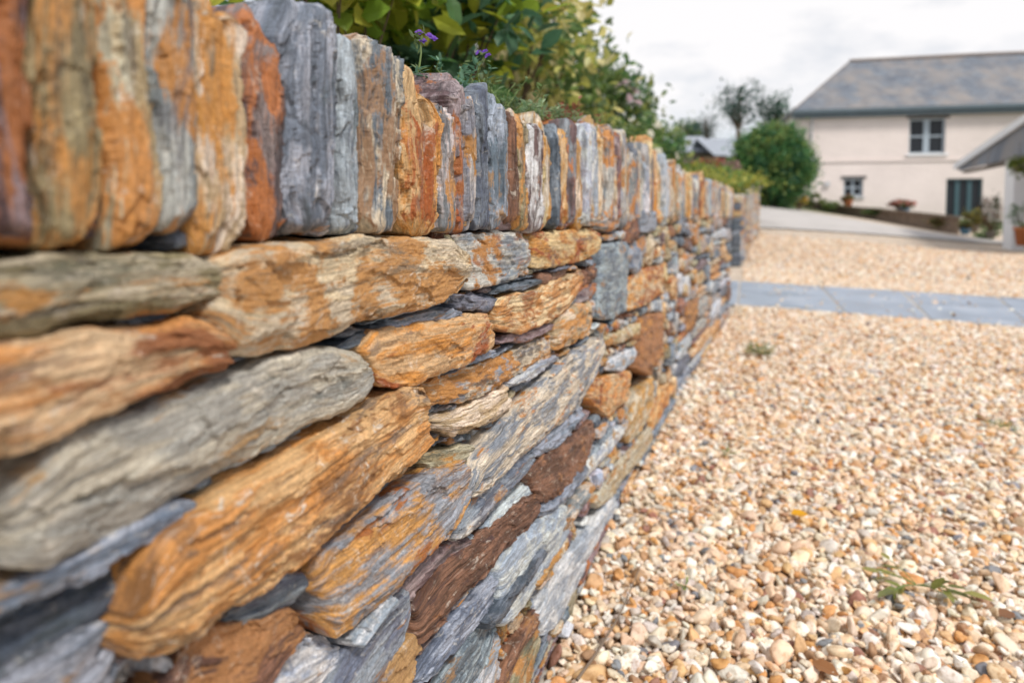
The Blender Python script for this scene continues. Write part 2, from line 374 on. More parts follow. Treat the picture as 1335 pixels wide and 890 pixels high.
# ------------------------------------------------------------------ ground
def sstep(x, a, b): t = np.clip((x - a) / (b - a), 0, 1); return t * t * (3 - 2 * t)
_cp = [(987, 262, 26), (1046, 268, 26.5), (1100, 279, 24.5), (1150, 288, 22.8), (1200, 297, 21.3), (1250, 306, 20), (1300, 318, 16.5), (1335, 332, 13.0), (990, 289, 17), (1080, 291, 18), (1150, 296, 18.6), (1200, 303, 18.2)]
_cw = [tuple(at(*c)) for c in _cp] + [(x, y, 0.) for x in (-1, 2, 5, 8, 11) for y in (5., 7.5, 9.5)] + [(x, 33., h) for x, h in ((-1, 1.6), (3, 1.4), (7, .9), (12, .5))] + [(12, 20, .05), (12, 14, .0), (-2, 22, 1.1), (-2, 15, .45)]
_cw = np.array(_cw)
def _tps(r): return np.where(r > 1e-9, r * r * np.log(np.maximum(r, 1e-9)), 0)
_K = _tps(np.linalg.norm(_cw[:, None, :2] - _cw[None, :, :2], axis=2)) + np.eye(len(_cw)) * .8; _Pm = np.c_[np.ones(len(_cw)), _cw[:, :2]]
_sol = np.linalg.solve(np.block([[_K, _Pm], [_Pm.T, np.zeros((3, 3))]]), np.r_[_cw[:, 2], 0, 0, 0])
def terrain(x, y):
    x, y = np.broadcast_arrays(np.asarray(x, float), np.asarray(y, float)); xc = np.clip(x, -2, 12).ravel(); yc = np.clip(y, 5, 33).ravel()
    r = np.sqrt((xc[:, None] - _cw[None, :, 0]) ** 2 + (yc[:, None] - _cw[None, :, 1]) ** 2)
    h = _tps(r) @ _sol[:-3] + _sol[-3] + _sol[-2] * xc + _sol[-1] * yc
    return (np.maximum(h, 0).reshape(x.shape)) * sstep(y, 8.2, 11)
def sheet(name, xs, ys, mat, dz=0., inside=None, kind='structure', zf=terrain):
    X, Y = np.meshgrid(xs, ys, indexing='ij'); Z = zf(X, Y) + dz
    V = np.stack([X, Y, Z], -1).reshape(-1, 3); n = np.arange(X.size).reshape(X.shape)
    F = np.stack([n[:-1, :-1], n[1:, :-1], n[1:, 1:], n[:-1, 1:]], -1).reshape(-1, 4)
    if inside is not None:
        c = V[F].mean(1); F = F[inside(c[:, 0], c[:, 1])]
    o = np_mesh(name, V, F, mat, smooth=True); o['kind'] = kind; return o

def gravel_material(name, scale):
    m, t, b, N, L = new_mat(name)
    tc = N('ShaderNodeTexCoord'); 
    v = N('ShaderNodeTexVoronoi', i_Scale=scale); L(tc.outputs['Object'], v.inputs['Vector'])
    hsv = N('ShaderNodeSeparateColor', mode='HSV'); L(v.outputs['Color'], hsv.inputs[0])
    r = ramp(N('ShaderNodeValToRGB'), [(0, (.40, .28, .20)), (.14, (.58, .38, .22)), (.3, (.68, .50, .34)), (.5, (.72, .59, .46)), (.72, (.76, .68, .58)), (.9, (.82, .78, .72)), (1, (.45, .42, .40))])
    sp = N('ShaderNodeSeparateColor'); L(v.outputs['Color'], sp.inputs[0]); L(sp.outputs[0], r.inputs[0])
    d = N('ShaderNodeMapRange', i_1=.25, i_2=.75, i_3=1., i_4=.62); L(v.outputs['Distance'], d.inputs[0])
    n = N('ShaderNodeTexNoise', i_Scale=5., i_Detail=9., i_Roughness=.75); L(tc.outputs['Object'], n.inputs[0])
    nr = N('ShaderNodeMapRange', i_1=.3, i_2=.7, i_3=.70, i_4=1.14); L(n.outputs[0], nr.inputs[0])
    mm = N('ShaderNodeMath', operation='MULTIPLY'); L(d.outputs[0], mm.inputs[0]); L(nr.outputs[0], mm.inputs[1])
    x = N('ShaderNodeMix', data_type='RGBA', blend_type='MULTIPLY', i_0=1.); cc = N('ShaderNodeCombineColor'); [L(mm.outputs[0], cc.inputs[i]) for i in range(3)]
    L(r.outputs[0], x.inputs[6]); L(cc.outputs[0], x.inputs[7]); L(x.outputs[2], b.inputs['Base Color'])
    b.inputs['Roughness'].default_value = .85
    bp = N('ShaderNodeBump', i_Strength=.8, i_Distance=.008); bp.invert = True; L(v.outputs['Distance'], bp.inputs['Height']); L(bp.outputs[0], b.inputs['Normal'])
    return m
M_GRAVEL = gravel_material('gravel_bed', 52.)
M_EARTH = simple('earth_and_turf', (.10, .12, .05), .95, .35, 3, .5, 40)
M_ROAD = simple('pale_concrete_lane', (.45, .425, .41), .9, .14, 1.2, .25, 60)

def is_road(x, y):                                                  # the lane swings in front of the terrace
    ylo = 16.6 + np.maximum(0, x - .3) * .45; yhi = 26.5 - np.maximum(0, x - .3) * 1.0
    return (x > -.3) & (y > ylo) & (y < yhi)
# one turf sheet out to the horizon
xs = np.r_[-400, -200, -100, -50, -25, np.arange(-12, 14.1, 1), 25, 50, 100, 200, 400]; ys = np.r_[-100, -40, -12, np.arange(-6, 32, 1), 45, 70, 120, 250, 600]
sheet('ground', xs, ys, M_EARTH, -.030)
sheet('gravel_drive', np.arange(-.4, 14.1, .2), np.arange(-4, 26.1, .2), M_GRAVEL, -.010)
sheet('lane', np.arange(0, 9, .12), np.arange(12, 28, .12), M_ROAD, .02, is_road)

# slate path crossing the drive
def slate_material():
    m, t, b, N, L = new_mat('wet_slate_paving')
    tc = N('ShaderNodeTexCoord'); n = N('ShaderNodeTexNoise', i_Scale=2.2, i_Detail=6., i_Roughness=.6); L(tc.outputs['Object'], n.inputs[0])
    r = ramp(N('ShaderNodeValToRGB'), [(.3, (.20, .245, .31)), (.55, (.30, .35, .43)), (.75, (.44, .46, .50))]); L(n.outputs[0], r.inputs[0]); L(r.outputs[0], b.inputs['Base Color'])
    rr = N('ShaderNodeMapRange', i_1=.35, i_2=.65, i_3=.30, i_4=.55); L(n.outputs[0], rr.inputs[0]); L(rr.outputs[0], b.inputs['Roughness'])
    n2 = N('ShaderNodeTexNoise', i_Scale=9., i_Detail=8.); L(tc.outputs['Object'], n2.inputs[0]); bp = N('ShaderNodeBump', i_Strength=.4, i_Distance=.006); L(n2.outputs[0], bp.inputs['Height']); L(bp.outputs[0], b.inputs['Normal'])
    return m
M_SLATE = slate_material()
A0 = at_h(962, 397, .01)[:2]; A1 = at_h(1335, 426, .01)[:2]; B0 = at_h(965, 366, .01)[:2]; B1 = at_h(1335, 388, .01)[:2]
def pathpt(u, w):
    return (A0 + (A1 - A0) * u) * (1 - w) + (B0 + (B1 - B0) * u) * w
mb = MB(); edges = [-.35, .0, .13, .43, .72, 1.02, 1.35, 1.7, 2.1]
for i in range(len(edges) - 1):
    for (w0, w1, sk) in ((0, .97, 0),) if i % 3 != 1 else ((0, .5, 0), (.515, .97, .02)):
        sl = .10 if i > 1 else 0
        c = [pathpt(edges[i] + .006 + (w0) * sl * -1, w0), pathpt(edges[i + 1] - .006 - w0 * sl, w0), pathpt(edges[i + 1] - .006 - w1 * sl, w1), pathpt(edges[i] + .006 - w1 * sl, w1)]
        zt = .012 + random.uniform(-.003, .003); b0 = len(mb.V)
        mb.V += [(p[0], p[1], -.03) for p in c] + [(p[0], p[1], zt) for p in c]
        mb.F += [[b0 + 4, b0 + 5, b0 + 6, b0 + 7]] + [[b0 + k, b0 + (k + 1) % 4, b0 + 4 + (k + 1) % 4, b0 + 4 + k] for k in range(4)]
M_MORT = simple('pale_mortar', (.42, .40, .38), .9, .2, 12, .5)
c = [pathpt(-.34, .0), pathpt(2.05, .0), pathpt(2.0, .97), pathpt(-.36, .97)]; jb = MB(); b0 = [(p[0], p[1]) for p in c]; jb.V = [(x, y, -.04) for x, y in b0] + [(x, y, .006) for x, y in b0]; jb.F = [[4, 5, 6, 7]] + [[k, (k + 1) % 4, 4 + (k + 1) % 4, 4 + k] for k in range(4)]
o = jb.build('path_bedding', M_MORT); o['kind'] = 'structure'
pth = mb.build('path', M_SLATE); pth['kind'] = 'structure'

# near gravel: real pebbles scattered over the drive
def ico(sub):
    import bmesh
    bm = bmesh.new(); bmesh.ops.create_icosphere(bm, subdivisions=sub, radius=1); V = np.array([v.co[:] for v in bm.verts]); F = np.array([[v.index for v in f.verts] for f in bm.faces]); bm.free(); return V, F
def pebble_mat():
    m, t, b, N, L = new_mat('flint_pebble')
    a = N('ShaderNodeAttribute', attribute_type='INSTANCER', attribute_name='pc'); oi = N('ShaderNodeObjectInfo'); tc = N('ShaderNodeTexCoord')
    ad = N('ShaderNodeVectorMath', operation='ADD'); L(tc.outputs['Object'], ad.inputs[0]); L(a.outputs['Vector'], ad.inputs[1])
    sc = N('ShaderNodeVectorMath', operation='MULTIPLY_ADD'); L(a.outputs['Vector'], sc.inputs[0]); sc.inputs[1].default_value = (37, 53, 71); L(tc.outputs['Object'], sc.inputs[2])
    n = N('ShaderNodeTexNoise', i_Scale=1.3, i_Detail=6., i_Roughness=.65); L(sc.outputs[0], n.inputs[0])
    r = ramp(N('ShaderNodeValToRGB'), [(.32, (.62, .50, .38)), (.5, (1, 1, 1)), (.70, (1.25, 1.22, 1.18))]); L(n.outputs[0], r.inputs[0])
    x = N('ShaderNodeMix', data_type='RGBA', blend_type='MULTIPLY', i_0=1.); L(a.outputs['Color'], x.inputs[6]); L(r.outputs[0], x.inputs[7]); L(x.outputs[2], b.inputs['Base Color'])
    b.inputs['Roughness'].default_value = .62; b.inputs['Specular IOR Level'].default_value = .4
    n2 = N('ShaderNodeTexNoise', i_Scale=5., i_Detail=5.); L(sc.outputs[0], n2.inputs[0]); bp = N('ShaderNodeBump', i_Strength=.35, i_Distance=.0015); L(n2.outputs[0], bp.inputs['Height']); L(bp.outputs[0], b.inputs['Normal'])
    return m
M_PEB = pebble_mat()
src = bpy.data.collections.new('pebble_shapes')
IV, IF = ico(3)
for k in range(16):
    rs = np.random.default_rng(100 + k); V = IV.copy(); d = np.ones(len(V))
    for _ in range(rs.integers(9, 15)):
        nrm = rs.normal(size=3); nrm /= np.linalg.norm(nrm); h = rs.uniform(.45, .80)
        dp = IV @ nrm; d = np.where(dp > 1e-3, np.minimum(d, h / np.maximum(dp, 1e-3)), d)
    V = IV * d[:, None] * (1 + .05 * fbm(IV[:, 0] * 2 + k, IV[:, 1] * 2, IV[:, 2] * 2, 2)[:, None])
    V = V * np.array([1.25 * rs.uniform(.9, 1.2), .95, rs.uniform(.5, .75)])
    me = bpy.data.meshes.new('pebble'); me.from_pydata(V.tolist(), [], IF.tolist()); me.polygons.foreach_set('use_smooth', [True] * len(IF)); me.materials.append(M_PEB)
    src.objects.link(bpy.data.objects.new('pebble', me))
def scatter(name, P, rot, scl, col):
    n = len(P); me = bpy.data.meshes.new(name); me.vertices.add(n); me.vertices.foreach_set('co', P.astype(np.float32).ravel())
    for nm, tp, arr, key in (('rot', 'FLOAT_VECTOR', rot, 'vector'), ('scl', 'FLOAT_VECTOR', scl, 'vector'), ('pc', 'FLOAT_VECTOR', col, 'vector')):
        a = me.attributes.new(nm, tp, 'POINT'); a.data.foreach_set(key, arr.astype(np.float32).ravel())
    a = me.attributes.new('idx', 'INT', 'POINT'); a.data.foreach_set('value', RNG.integers(0, 16, n).astype(np.int32))
    o = link(bpy.data.objects.new(name, me)); me.materials.append(M_PEB)
    g = bpy.data.node_groups.new('scatter_pebbles', 'GeometryNodeTree'); g.interface.new_socket('Geometry', in_out='INPUT', socket_type='NodeSocketGeometry'); g.interface.new_socket('Geometry', in_out='OUTPUT', socket_type='NodeSocketGeometry')
    N = g.nodes.new; gi = N('NodeGroupInput'); go = N('NodeGroupOutput'); ip = N('GeometryNodeInstanceOnPoints'); ci = N('GeometryNodeCollectionInfo')
    ci.inputs['Collection'].default_value = src; ci.inputs['Separate Children'].default_value = True; ci.inputs['Reset Children'].default_value = True
    def na(nm, tp): x = N('GeometryNodeInputNamedAttribute'); x.data_type = tp; x.inputs['Name'].default_value = nm; return x.outputs[0]
    l = g.links.new; l(gi.outputs[0], ip.inputs['Points']); l(ci.outputs[0], ip.inputs['Instance']); ip.inputs['Pick Instance'].default_value = True
    l(na('idx', 'INT'), ip.inputs['Instance Index']); l(na('scl', 'FLOAT_VECTOR'), ip.inputs['Scale'])
    er = N('FunctionNodeEulerToRotation'); l(na('rot', 'FLOAT_VECTOR'), er.inputs[0]); l(er.outputs[0], ip.inputs['Rotation']); l(ip.outputs[0], go.inputs[0])
    md = o.modifiers.new('scatter', 'NODES'); md.node_group = g; o['kind'] = 'stuff'; return o
def in_path(x, y):
    P = np.stack([x, y], -1); c = [pathpt(-.4, 0), pathpt(2.2, 0), pathpt(2.2, 1), pathpt(-.4, 1)]; ins = np.ones(len(x), bool)
    for i in range(4):
        a, b = c[i], c[(i + 1) % 4]; ins &= ((b[0] - a[0]) * (P[:, 1] - a[1]) - (b[1] - a[1]) * (P[:, 0] - a[0])) > -.008
    return ins
pts = []
for cell, zz, y0, y1, xm in ((.034, .004, 8.6, 15.5, 8.), (.0142, .002, .2, 8.6, 4.6), (.0152, .010, .2, 5.6, 3.4), (.030, .017, .2, 4.6, 3.2)):
    gx = np.arange(-.32, xm, cell); gy = np.arange(y0, y1, cell); X, Y = np.meshgrid(gx, gy); X = X.ravel() + RNG.uniform(-.5, .5, X.size) * cell * 1.1; Y = Y.ravel() + RNG.uniform(-.5, .5, Y.size) * cell * 1.1
    ok = (X > wall_x(Y) + .004) & (X < 1.1 + Y * .58) & (~in_path(X, Y) | (RNG.random(len(X)) < .006))
    X, Y = X[ok], Y[ok]; pts.append(np.stack([X, Y, np.full(len(X), zz) + RNG.uniform(-.004, .004, len(X))], -1))
P = np.vstack(pts); n = len(P)
P[:, 2] += terrain(P[:, 0], P[:, 1]); P[:, 2] += np.where(in_path(P[:, 0], P[:, 1]), .016, 0)
P[:, 2] += .006 * fbm(P[:, 0] * 3, P[:, 1] * 3, P[:, 0] * 0, 2) - .006
cols = np.array([(.76, .71, .64), (.70, .60, .48), (.62, .46, .32), (.60, .38, .20), (.56, .29, .11), (.36, .21, .12), (.50, .45, .40), (.20, .21, .23), (.30, .15, .11), (.72, .56, .40)])
pr = np.array([.21, .20, .16, .11, .055, .035, .07, .02, .016, .14]); pr /= pr.sum()
ci = RNG.choice(len(cols), n, p=pr); C = cols[ci] * RNG.uniform(.92, 1.18, (n, 1)) * RNG.uniform(.96, 1.04, (n, 3)); C = np.clip(C, 0, .85)
sz = np.clip(RNG.lognormal(math.log(.0095), .33, n), .005, .023); sz = np.where(P[:, 1] > 8.6, sz * 1.5, sz); scl = sz[:, None] * RNG.uniform(.8, 1.15, (n, 3))
rot = np.stack([RNG.normal(0, .45, n), RNG.normal(0, .45, n), RNG.uniform(0, 6.28, n)], -1)
tag(scatter('gravel', P, rot, scl, C), kind='stuff')

# raised garden bed held by the wall
def bed(x, y): return .735 + .03 * np.sin(x * 2.1 + y) + terrain(x, y) + np.clip(-x - .6, 0, 4) * .06
BX = np.r_[0, .25, .6, 1, 1.6, 2.4, 3.5, 5, 8, 14]; BY = np.r_[np.arange(-2, 5.2, .3)]
def bedsheet(name, ya, yb, off):
    ys = np.linspace(ya, yb, 20); V = []; 
    for y in ys:
        x0 = wall_x(y) - off
        for k in BX: V.append((x0 - k, y, bed(x0 - k, y)))
    V = np.array(V); m = len(BX); n_ = np.arange(len(V)).reshape(20, m); F = np.stack([n_[:-1, :-1], n_[1:, :-1], n_[1:, 1:], n_[:-1, 1:]], -1).reshape(-1, 4)
    o = np_mesh(name, V, F, M_EARTH, smooth=True); o['kind'] = 'structure'
M_BED = M_EARTH
bedsheet('garden_bed', -2, 4.95, .16); bedsheet('garden_bed', 10.1, 19, .16)
mb = MB(); mb.box(-14, wall_x(5) - .16, 4.93, 4.95, -.03, .74); mb.box(-14, -.24, 10.1, 10.12, -.03, .8); o = mb.build('bank', M_EARTH); o['kind'] = 'structure'

# ------------------------------------------------------------------ the slate wall
wall = empty('stone_wall', (wall_x(1.) - .1, 1.2, 0)); tag(wall, 'dry laid slate wall of long rust, ochre and blue grey stones under upright coping stones', 'stone wall')
# dark core behind the face
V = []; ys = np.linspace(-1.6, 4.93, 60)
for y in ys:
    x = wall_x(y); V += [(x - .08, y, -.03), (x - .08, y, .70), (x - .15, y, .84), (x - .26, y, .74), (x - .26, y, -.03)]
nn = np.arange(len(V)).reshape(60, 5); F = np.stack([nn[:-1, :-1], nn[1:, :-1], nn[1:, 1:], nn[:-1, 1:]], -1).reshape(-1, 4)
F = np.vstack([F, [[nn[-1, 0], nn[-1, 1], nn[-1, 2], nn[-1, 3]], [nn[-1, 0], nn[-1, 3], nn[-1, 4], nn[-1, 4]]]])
np_mesh('core', V, F, M_CORE_SHADE, wall)

# traced stones: (top edge, bottom edge, palette, proud mm, options)
ST = [
 ([(-160,346),(0,338),(100,333),(200,331),(290,334),(306,343)], [(-160,452),(0,445),(60,440),(140,422),(220,408),(280,393),(305,372)], 'olive', 6, dict(n=6,Df=0.0115,col2='stripe')),
 ([(300,338),(330,322),(400,317),(470,311),(540,308),(590,313),(617,333)], [(290,436),(312,462),(340,466),(400,456),(450,436),(500,416),(560,401),(600,386),(617,362)], 'cream', 12, dict(n=8,Df=0.0115,facets=1,rust=.55,ca=(.55,.46,.34),cb=(.62,.50,.33),cc=(.58,.30,.105))),
 ([(600,305),(650,303),(695,303)], [(614,378),(650,371),(694,358)], 'grey', 2, dict(n=6,facets=2,stain='rust')),
 ([(699,304),(745,300),(784,297)], [(699,350),(750,344),(782,328)], 'orange', 4, dict()),
 ([(-160,470),(0,450),(60,441),(100,434),(150,430),(230,425),(268,419),(298,434),(309,455)], [(-160,660),(0,598),(60,576),(130,546),(200,515),(260,498),(298,486),(309,468)], 'orange', 12, dict(n=7,Df=.0115,lic=.8,rust=.5,ca=(.54,.25,.085),cb=(.58,.41,.25),cc=(.34,.13,.05),facets=1)),
 ([(430,452),(460,439),(500,424),(512,421)], [(430,458),(460,455),(490,445),(513,430)], 'dblue', 4, dict(n=5)),
 ([(510,421),(560,408),(600,401),(608,404)], [(513,430),(550,430),(590,420),(608,410)], 'blue', 5, dict(n=5)),
 ([(478,452),(500,434),(540,427),(590,418),(622,410),(646,409)], [(496,500),(515,509),(540,505),(580,488),(620,470),(648,450)], 'orange', 9, dict(n=6,Df=0.0110,facets=2)),
 ([(604,385),(640,383),(665,386)], [(604,405),(640,407),(665,394)], 'dblue', 2, dict(facets=2)),
 ([(648,378),(675,369),(704,363)], [(648,384),(680,380),(705,370)], 'dblue', 3, dict()),
 ([(704,357),(722,354),(742,349)], [(704,372),(722,368),(740,360)], 'rust', 1, dict()),
 ([(655,396),(668,384),(700,378),(740,362),(763,351)], [(652,430),(680,435),(710,424),(740,408),(762,375)], 'ochre', 8, dict(n=8,ledge=.0045,per=.007)),
 ([(764,350),(780,345)], [(762,372),(779,366)], 'rust', 2, dict()),
 ([(760,372),(779,368)], [(757,396),(776,388)], 'plum', 2, dict()),
 ([(652,442),(690,430),(722,421)], [(652,449),(690,446),(724,428)], 'plum', 6, dict(n=5)),
 ([(727,416),(745,403),(776,392)], [(727,459),(750,450),(774,434)], 'cream', 7, dict(n=8)),
 ([(14,656),(40,620),(90,572),(150,542),(220,521),(310,490),(340,478),(400,458),(430,455),(468,458),(486,470)], [(6,742),(60,743),(100,726),(180,681),(260,641),(330,601),(400,561),(440,546),(475,526),(491,497)], 'stack', 8, dict(n=6,Df=0.0115,facets=2,per=.014,rust=.3,ca=(.33,.32,.29),cb=(.46,.42,.34),cc=(.50,.33,.16))),
 ([(185,800),(200,742),(235,697),(290,660),(340,626),(400,590),(460,555),(500,530),(540,506),(564,508)], [(166,852),(200,866),(250,856),(300,821),(350,781),(400,741),(450,696),(500,651),(540,611),(574,575)], 'ochre', 14, dict(n=6,Df=0.0115,ledge=.0036,per=.014,facets=1,lic=.8,rust=.45,ca=(.52,.24,.075),cb=(.62,.39,.19),cc=(.33,.16,.06))),
 ([(592,478),(620,463),(648,455)], [(596,484),(630,474),(650,461)], 'pale', 8, dict(n=5)),
 ([(558,496),(600,485),(640,470),(680,452),(718,436)], [(560,526),(610,525),(650,508),(690,486),(722,468)], 'stack', 4, dict(n=8,ledge=.004,stain='dark')),
 ([(672,499),(700,478),(727,464)], [(672,506),(700,496),(729,469)], 'pale', 8, dict(n=5)),
 ([(568,546),(600,536),(640,516),(670,500)], [(568,560),(600,568),(620,566),(650,549),(670,530)], 'cream', 6, dict(n=5,rust=.2)),
 ([(612,645),(626,600),(650,570),(690,521),(720,491),(760,456),(788,438)], [(612,652),(640,641),(680,601),(720,566),(760,531),(778,492),(791,452)], 'stack', 9, dict(n=8,Df=0.0115,facets=2,rust=.35)),
 ([(562,595),(590,582),(622,578)], [(562,613),(590,620),(622,600)], 'olive', 2, dict(ledge=.004)),
 ([(-60,815),(0,776),(80,736),(160,696),(220,661),(264,654)], [(-60,850),(0,805),(80,776),(150,741),(220,701),(262,668)], 'blue', 10, dict(n=5,rust=.5)),
 ([(-60,866),(0,818),(80,782),(140,742),(184,724)], [(-60,930),(0,875),(60,845),(120,811),(186,762)], 'dblue', 2, dict(n=5,facets=1)),
 ([(-60,950),(0,884),(90,826),(150,790),(172,780)], [(-40,1010),(60,975),(110,941),(150,891),(172,815)], 'blue', 6, dict(facets=3)),
 ([(303,806),(340,776),(380,746),(400,737),(432,741)], [(306,812),(345,812),(370,800),(400,780),(432,750)], 'blue', 4, dict(n=2.4)),
 ([(235,880),(270,832),(300,816),(345,812),(380,790),(404,801)], [(215,960),(280,962),(340,916),(370,871),(404,832)], 'rust', 6, dict(facets=2,rust=.6)),
 ([(418,745),(432,716),(480,685),(520,651),(560,626),(600,606),(620,599)], [(434,822),(450,831),(480,811),(520,776),(560,736),(590,701),(618,640)], 'ochre', 10, dict(n=8,facets=2,pal='stack',rust=.3,Df=0.0115)),
 ([(356,862),(400,836),(420,828),(446,840)], [(350,962),(380,960),(410,931),(446,862)], 'pale', 0, dict(facets=3,rough=1.6)),
 ([(425,905),(450,861),(480,821),(510,786),(534,768)], [(430,970),(470,941),(500,891),(530,851),(542,806)], 'blue', 5, dict(facets=2,rust=.5)),
 ([(480,895),(510,856),(540,826),(550,828)], [(485,965),(520,941),(545,891),(552,850)], 'pale', 5, dict(rust=.7)),
 ([(592,690),(620,651),(650,621),(680,596),(698,588)], [(594,697),(615,692),(640,673),(670,641),(699,601)], 'blue', 8, dict(n=8)),
 ([(585,722),(620,695),(660,655),(690,626),(706,636)], [(580,748),(600,736),(640,701),(690,664),(706,648)], 'pale', 3, dict(rust=.2,lic=.8)),
 ([(545,795),(556,771),(580,736),(610,711),(650,681),(690,646),(707,642)], [(548,842),(570,826),(600,791),(640,751),(660,716),(690,691),(707,662)], 'rust', 8, dict(n=8,per=.006,ledge=.004,rust=.2)),
 ([(528,768),(556,736),(590,705),(612,700)], [(532,792),(560,762),(590,736),(613,712)], 'plum', 5, dict(lic=.8,facets=2)),
 ([(688,618),(715,590),(745,570),(774,546)], [(702,656),(720,656),(745,641),(762,611),(778,568)], 'rust', 7, dict(facets=2)),
 ([(688,592),(720,562),(750,538),(763,531)], [(690,600),(725,586),(745,566),(765,541)], 'blue', 7, dict(n=8)),
 ([(700,666),(725,651),(745,626),(766,604)], [(702,672),(720,671),(748,649),(771,612)], 'blue', 9, dict(n=2.6)),
 ([(654,738),(680,701),(710,676),(741,652)], [(656,822),(680,801),(700,771),(725,736),(745,690)], 'pale', 9, dict(n=6,Df=0.0100,rust=.12,lic=.2,facets=1)),
 ([(545,885),(570,841),(600,801),(640,756),(662,736)], [(546,895),(580,861),(610,831),(640,791),(660,757)], 'blue', 6, dict(per=.006)),
 ([(560,905),(590,861),(620,821),(644,786)], [(586,965),(610,921),(630,881),(650,815)], 'blue', 3, dict(rust=.4,per=.006)),
 ([(610,905),(630,856),(654,822)], [(620,965),(640,921),(656,862)], 'pale', 0, dict(rust=.5)),
 ([(706,802),(720,771),(745,721),(770,691),(790,661),(806,640)], [(709,832),(725,821),(745,781),(765,741),(785,701),(806,662)], 'pale', 6, dict(n=5,rust=.15)),
 ([(650,895),(670,851),(690,816),(706,794)], [(652,925),(675,886),(695,846),(708,812)], 'rust', 4, dict()),
 ([(655,925),(675,870),(695,832),(705,820)], [(676,962),(692,905),(702,862),(709,836)], 'olive', 7, dict(n=8)),
 ([(788,318),(804,316),(821,315)], [(781,415),(800,418),(819,405)], 'blue', 6, dict(n=6,rust=.35,facets=1)),
 ([(821,362),(845,350),(866,345)], [(820,406),(842,398),(866,383)], 'orange', 6, dict(n=8,pale=1)),
 ([(840,414),(852,410),(866,408)], [(836,482),(850,490),(864,466)], 'rust', 8, dict(rust=.6,pal='orange')),
 ([(773,498),(800,488),(825,483)], [(772,524),(797,544),(822,520)], 'orange', 8, dict(facets=2)),
 ([(815,562),(835,512),(853,488)], [(820,578),(838,562),(854,520)], 'cream', 6, dict()),
 ([(848,540),(862,506),(873,498)], [(850,566),(862,546),(874,525)], 'orange', 4, dict()),
 ([(897,395),(911,388)], [(896,440),(909,425)], 'rust', 8, dict(pal='orange')),
 ([(792,470),(810,464),(831,450)], [(792,483),(812,485),(831,468)], 'pale', 5, dict()),
 ([(762,610),(790,576),(820,546)], [(765,626),(790,601),(822,560)], 'pale', 5, dict()),
 ([(776,655),(800,616),(830,576),(851,556)], [(782,664),(805,641),(835,601),(853,572)], 'cream', 6, dict()),
 ([(838,610),(860,571),(878,540)], [(836,642),(860,611),(880,568)], 'blue', 6, dict()),
 ([(640,812),(652,800),(690,745),(712,712)], [(642,822),(655,812),(692,757),(714,722)], 'dblue', 16, dict()),
 ([(700,760),(718,735),(742,700)], [(702,768),(720,744),(744,710)], 'cream', 13, dict()),
 ([(600,700),(630,668),(662,632)], [(602,706),(632,676),(664,640)], 'grey', 13, dict()),
 ([(470,838),(492,806),(516,776)], [(474,848),(497,816),(520,784)], 'pale', 12, dict()),
 ([(735,690),(757,655),(775,628)], [(738,698),(760,665),(778,636)], 'stack', 12, dict()),
 ([(790,440),(812,430),(835,421)], [(790,452),(812,447),(835,436)], 'cream', 5, dict()),
 ([(768,600),(785,575),(800,556)], [(770,606),(785,590),(802,566)], 'blue', 3, dict()),
]
CELL = .004; S0, S1 = -1.6, 4.95; OCC = np.zeros((int((S1 - S0) / CELL), int(.72 / CELL)), bool)
def mark(T, B):
    T = np.array(T); B = np.array(B); s0 = min(T[:, 0].min(), B[:, 0].min()); s1 = max(T[:, 0].max(), B[:, 0].max())
    for i in range(max(0, int((s0 - S0) / CELL)), min(OCC.shape[0], int((s1 - S0) / CELL) + 1)):
        s = S0 + (i + .5) * CELL; zt = np.interp(s, T[:, 0], T[:, 1]); zb = np.interp(s, B[:, 0], B[:, 1])
        OCC[i, max(0, int(zb / CELL)):max(0, int(zt / CELL + .7))] = True
COP_Z = .688
labels = {1: 'big rounded cream and ochre stone just below the coping', 4: 'rounded orange stone with pale blotches', 0: 'long olive grey stone', 16: 'long grey and buff stone with a rounded end', 17: 'largest orange stone with coarse grain',
          35: 'long dark rust brown stone', 40: 'smooth pale grey slab', 47: 'upright blue grey slab', 48: 'yellow ochre stone', 49: 'upright rust orange stone', 36: 'dark purple stone with white veins'}
n_wall = 0
for i, (tp, bt, col, pm, op) in enumerate(ST):
    op = dict(op); pr_ = pm * 1.5 / 1000. - .003; T = [px_sz(u, v, pr_ + .9 * op.get('Df', .0075)) for u, v in tp]; B = [px_sz(u, v, pr_ + .9 * op.get('Df', .0075)) for u, v in bt]
    mark(T, B); rust_ = op.pop('rust', None); lic_ = op.pop('lic', None); pal2 = op.pop('pal', None); pale = op.pop('pale', None); stain = op.pop('stain', None); op.pop('col2', None); cus = [(k_, op.pop(n_, None)) for k_, n_ in (('c1', 'ca'), ('c2', 'cb'), ('c3', 'cc'))]
    V, F, A = stone(T, B, col, pr_, seed=500 + i, **op); p = A['par'][1]
    for k_, v_ in cus:
        if v_ is not None: A[k_] = ('FLOAT_COLOR', np.tile(np.array(v_, np.float32), (len(V), 1)))
    if rust_ is not None: p[:, 0] = rust_
    if lic_ is not None: p[:, 1] = lic_
    if pal2: A['c2'] = ('FLOAT_COLOR', np.tile(np.array(PAL[pal2][0], np.float32), (len(V), 1)))
    if pale: A['c2'] = ('FLOAT_COLOR', np.tile(np.array((.60, .48, .32), np.float32), (len(V), 1)))
    if stain == 'rust': A['c4'] = ('FLOAT_COLOR', np.tile(np.array((.26, .10, .05), np.float32), (len(V), 1)))
    if stain == 'dark': A['c4'] = ('FLOAT_COLOR', np.tile(np.array((.07, .055, .05), np.float32), (len(V), 1)))
    emit('wall_stone', (V, F, A), wall, labels.get(i)); n_wall += 1

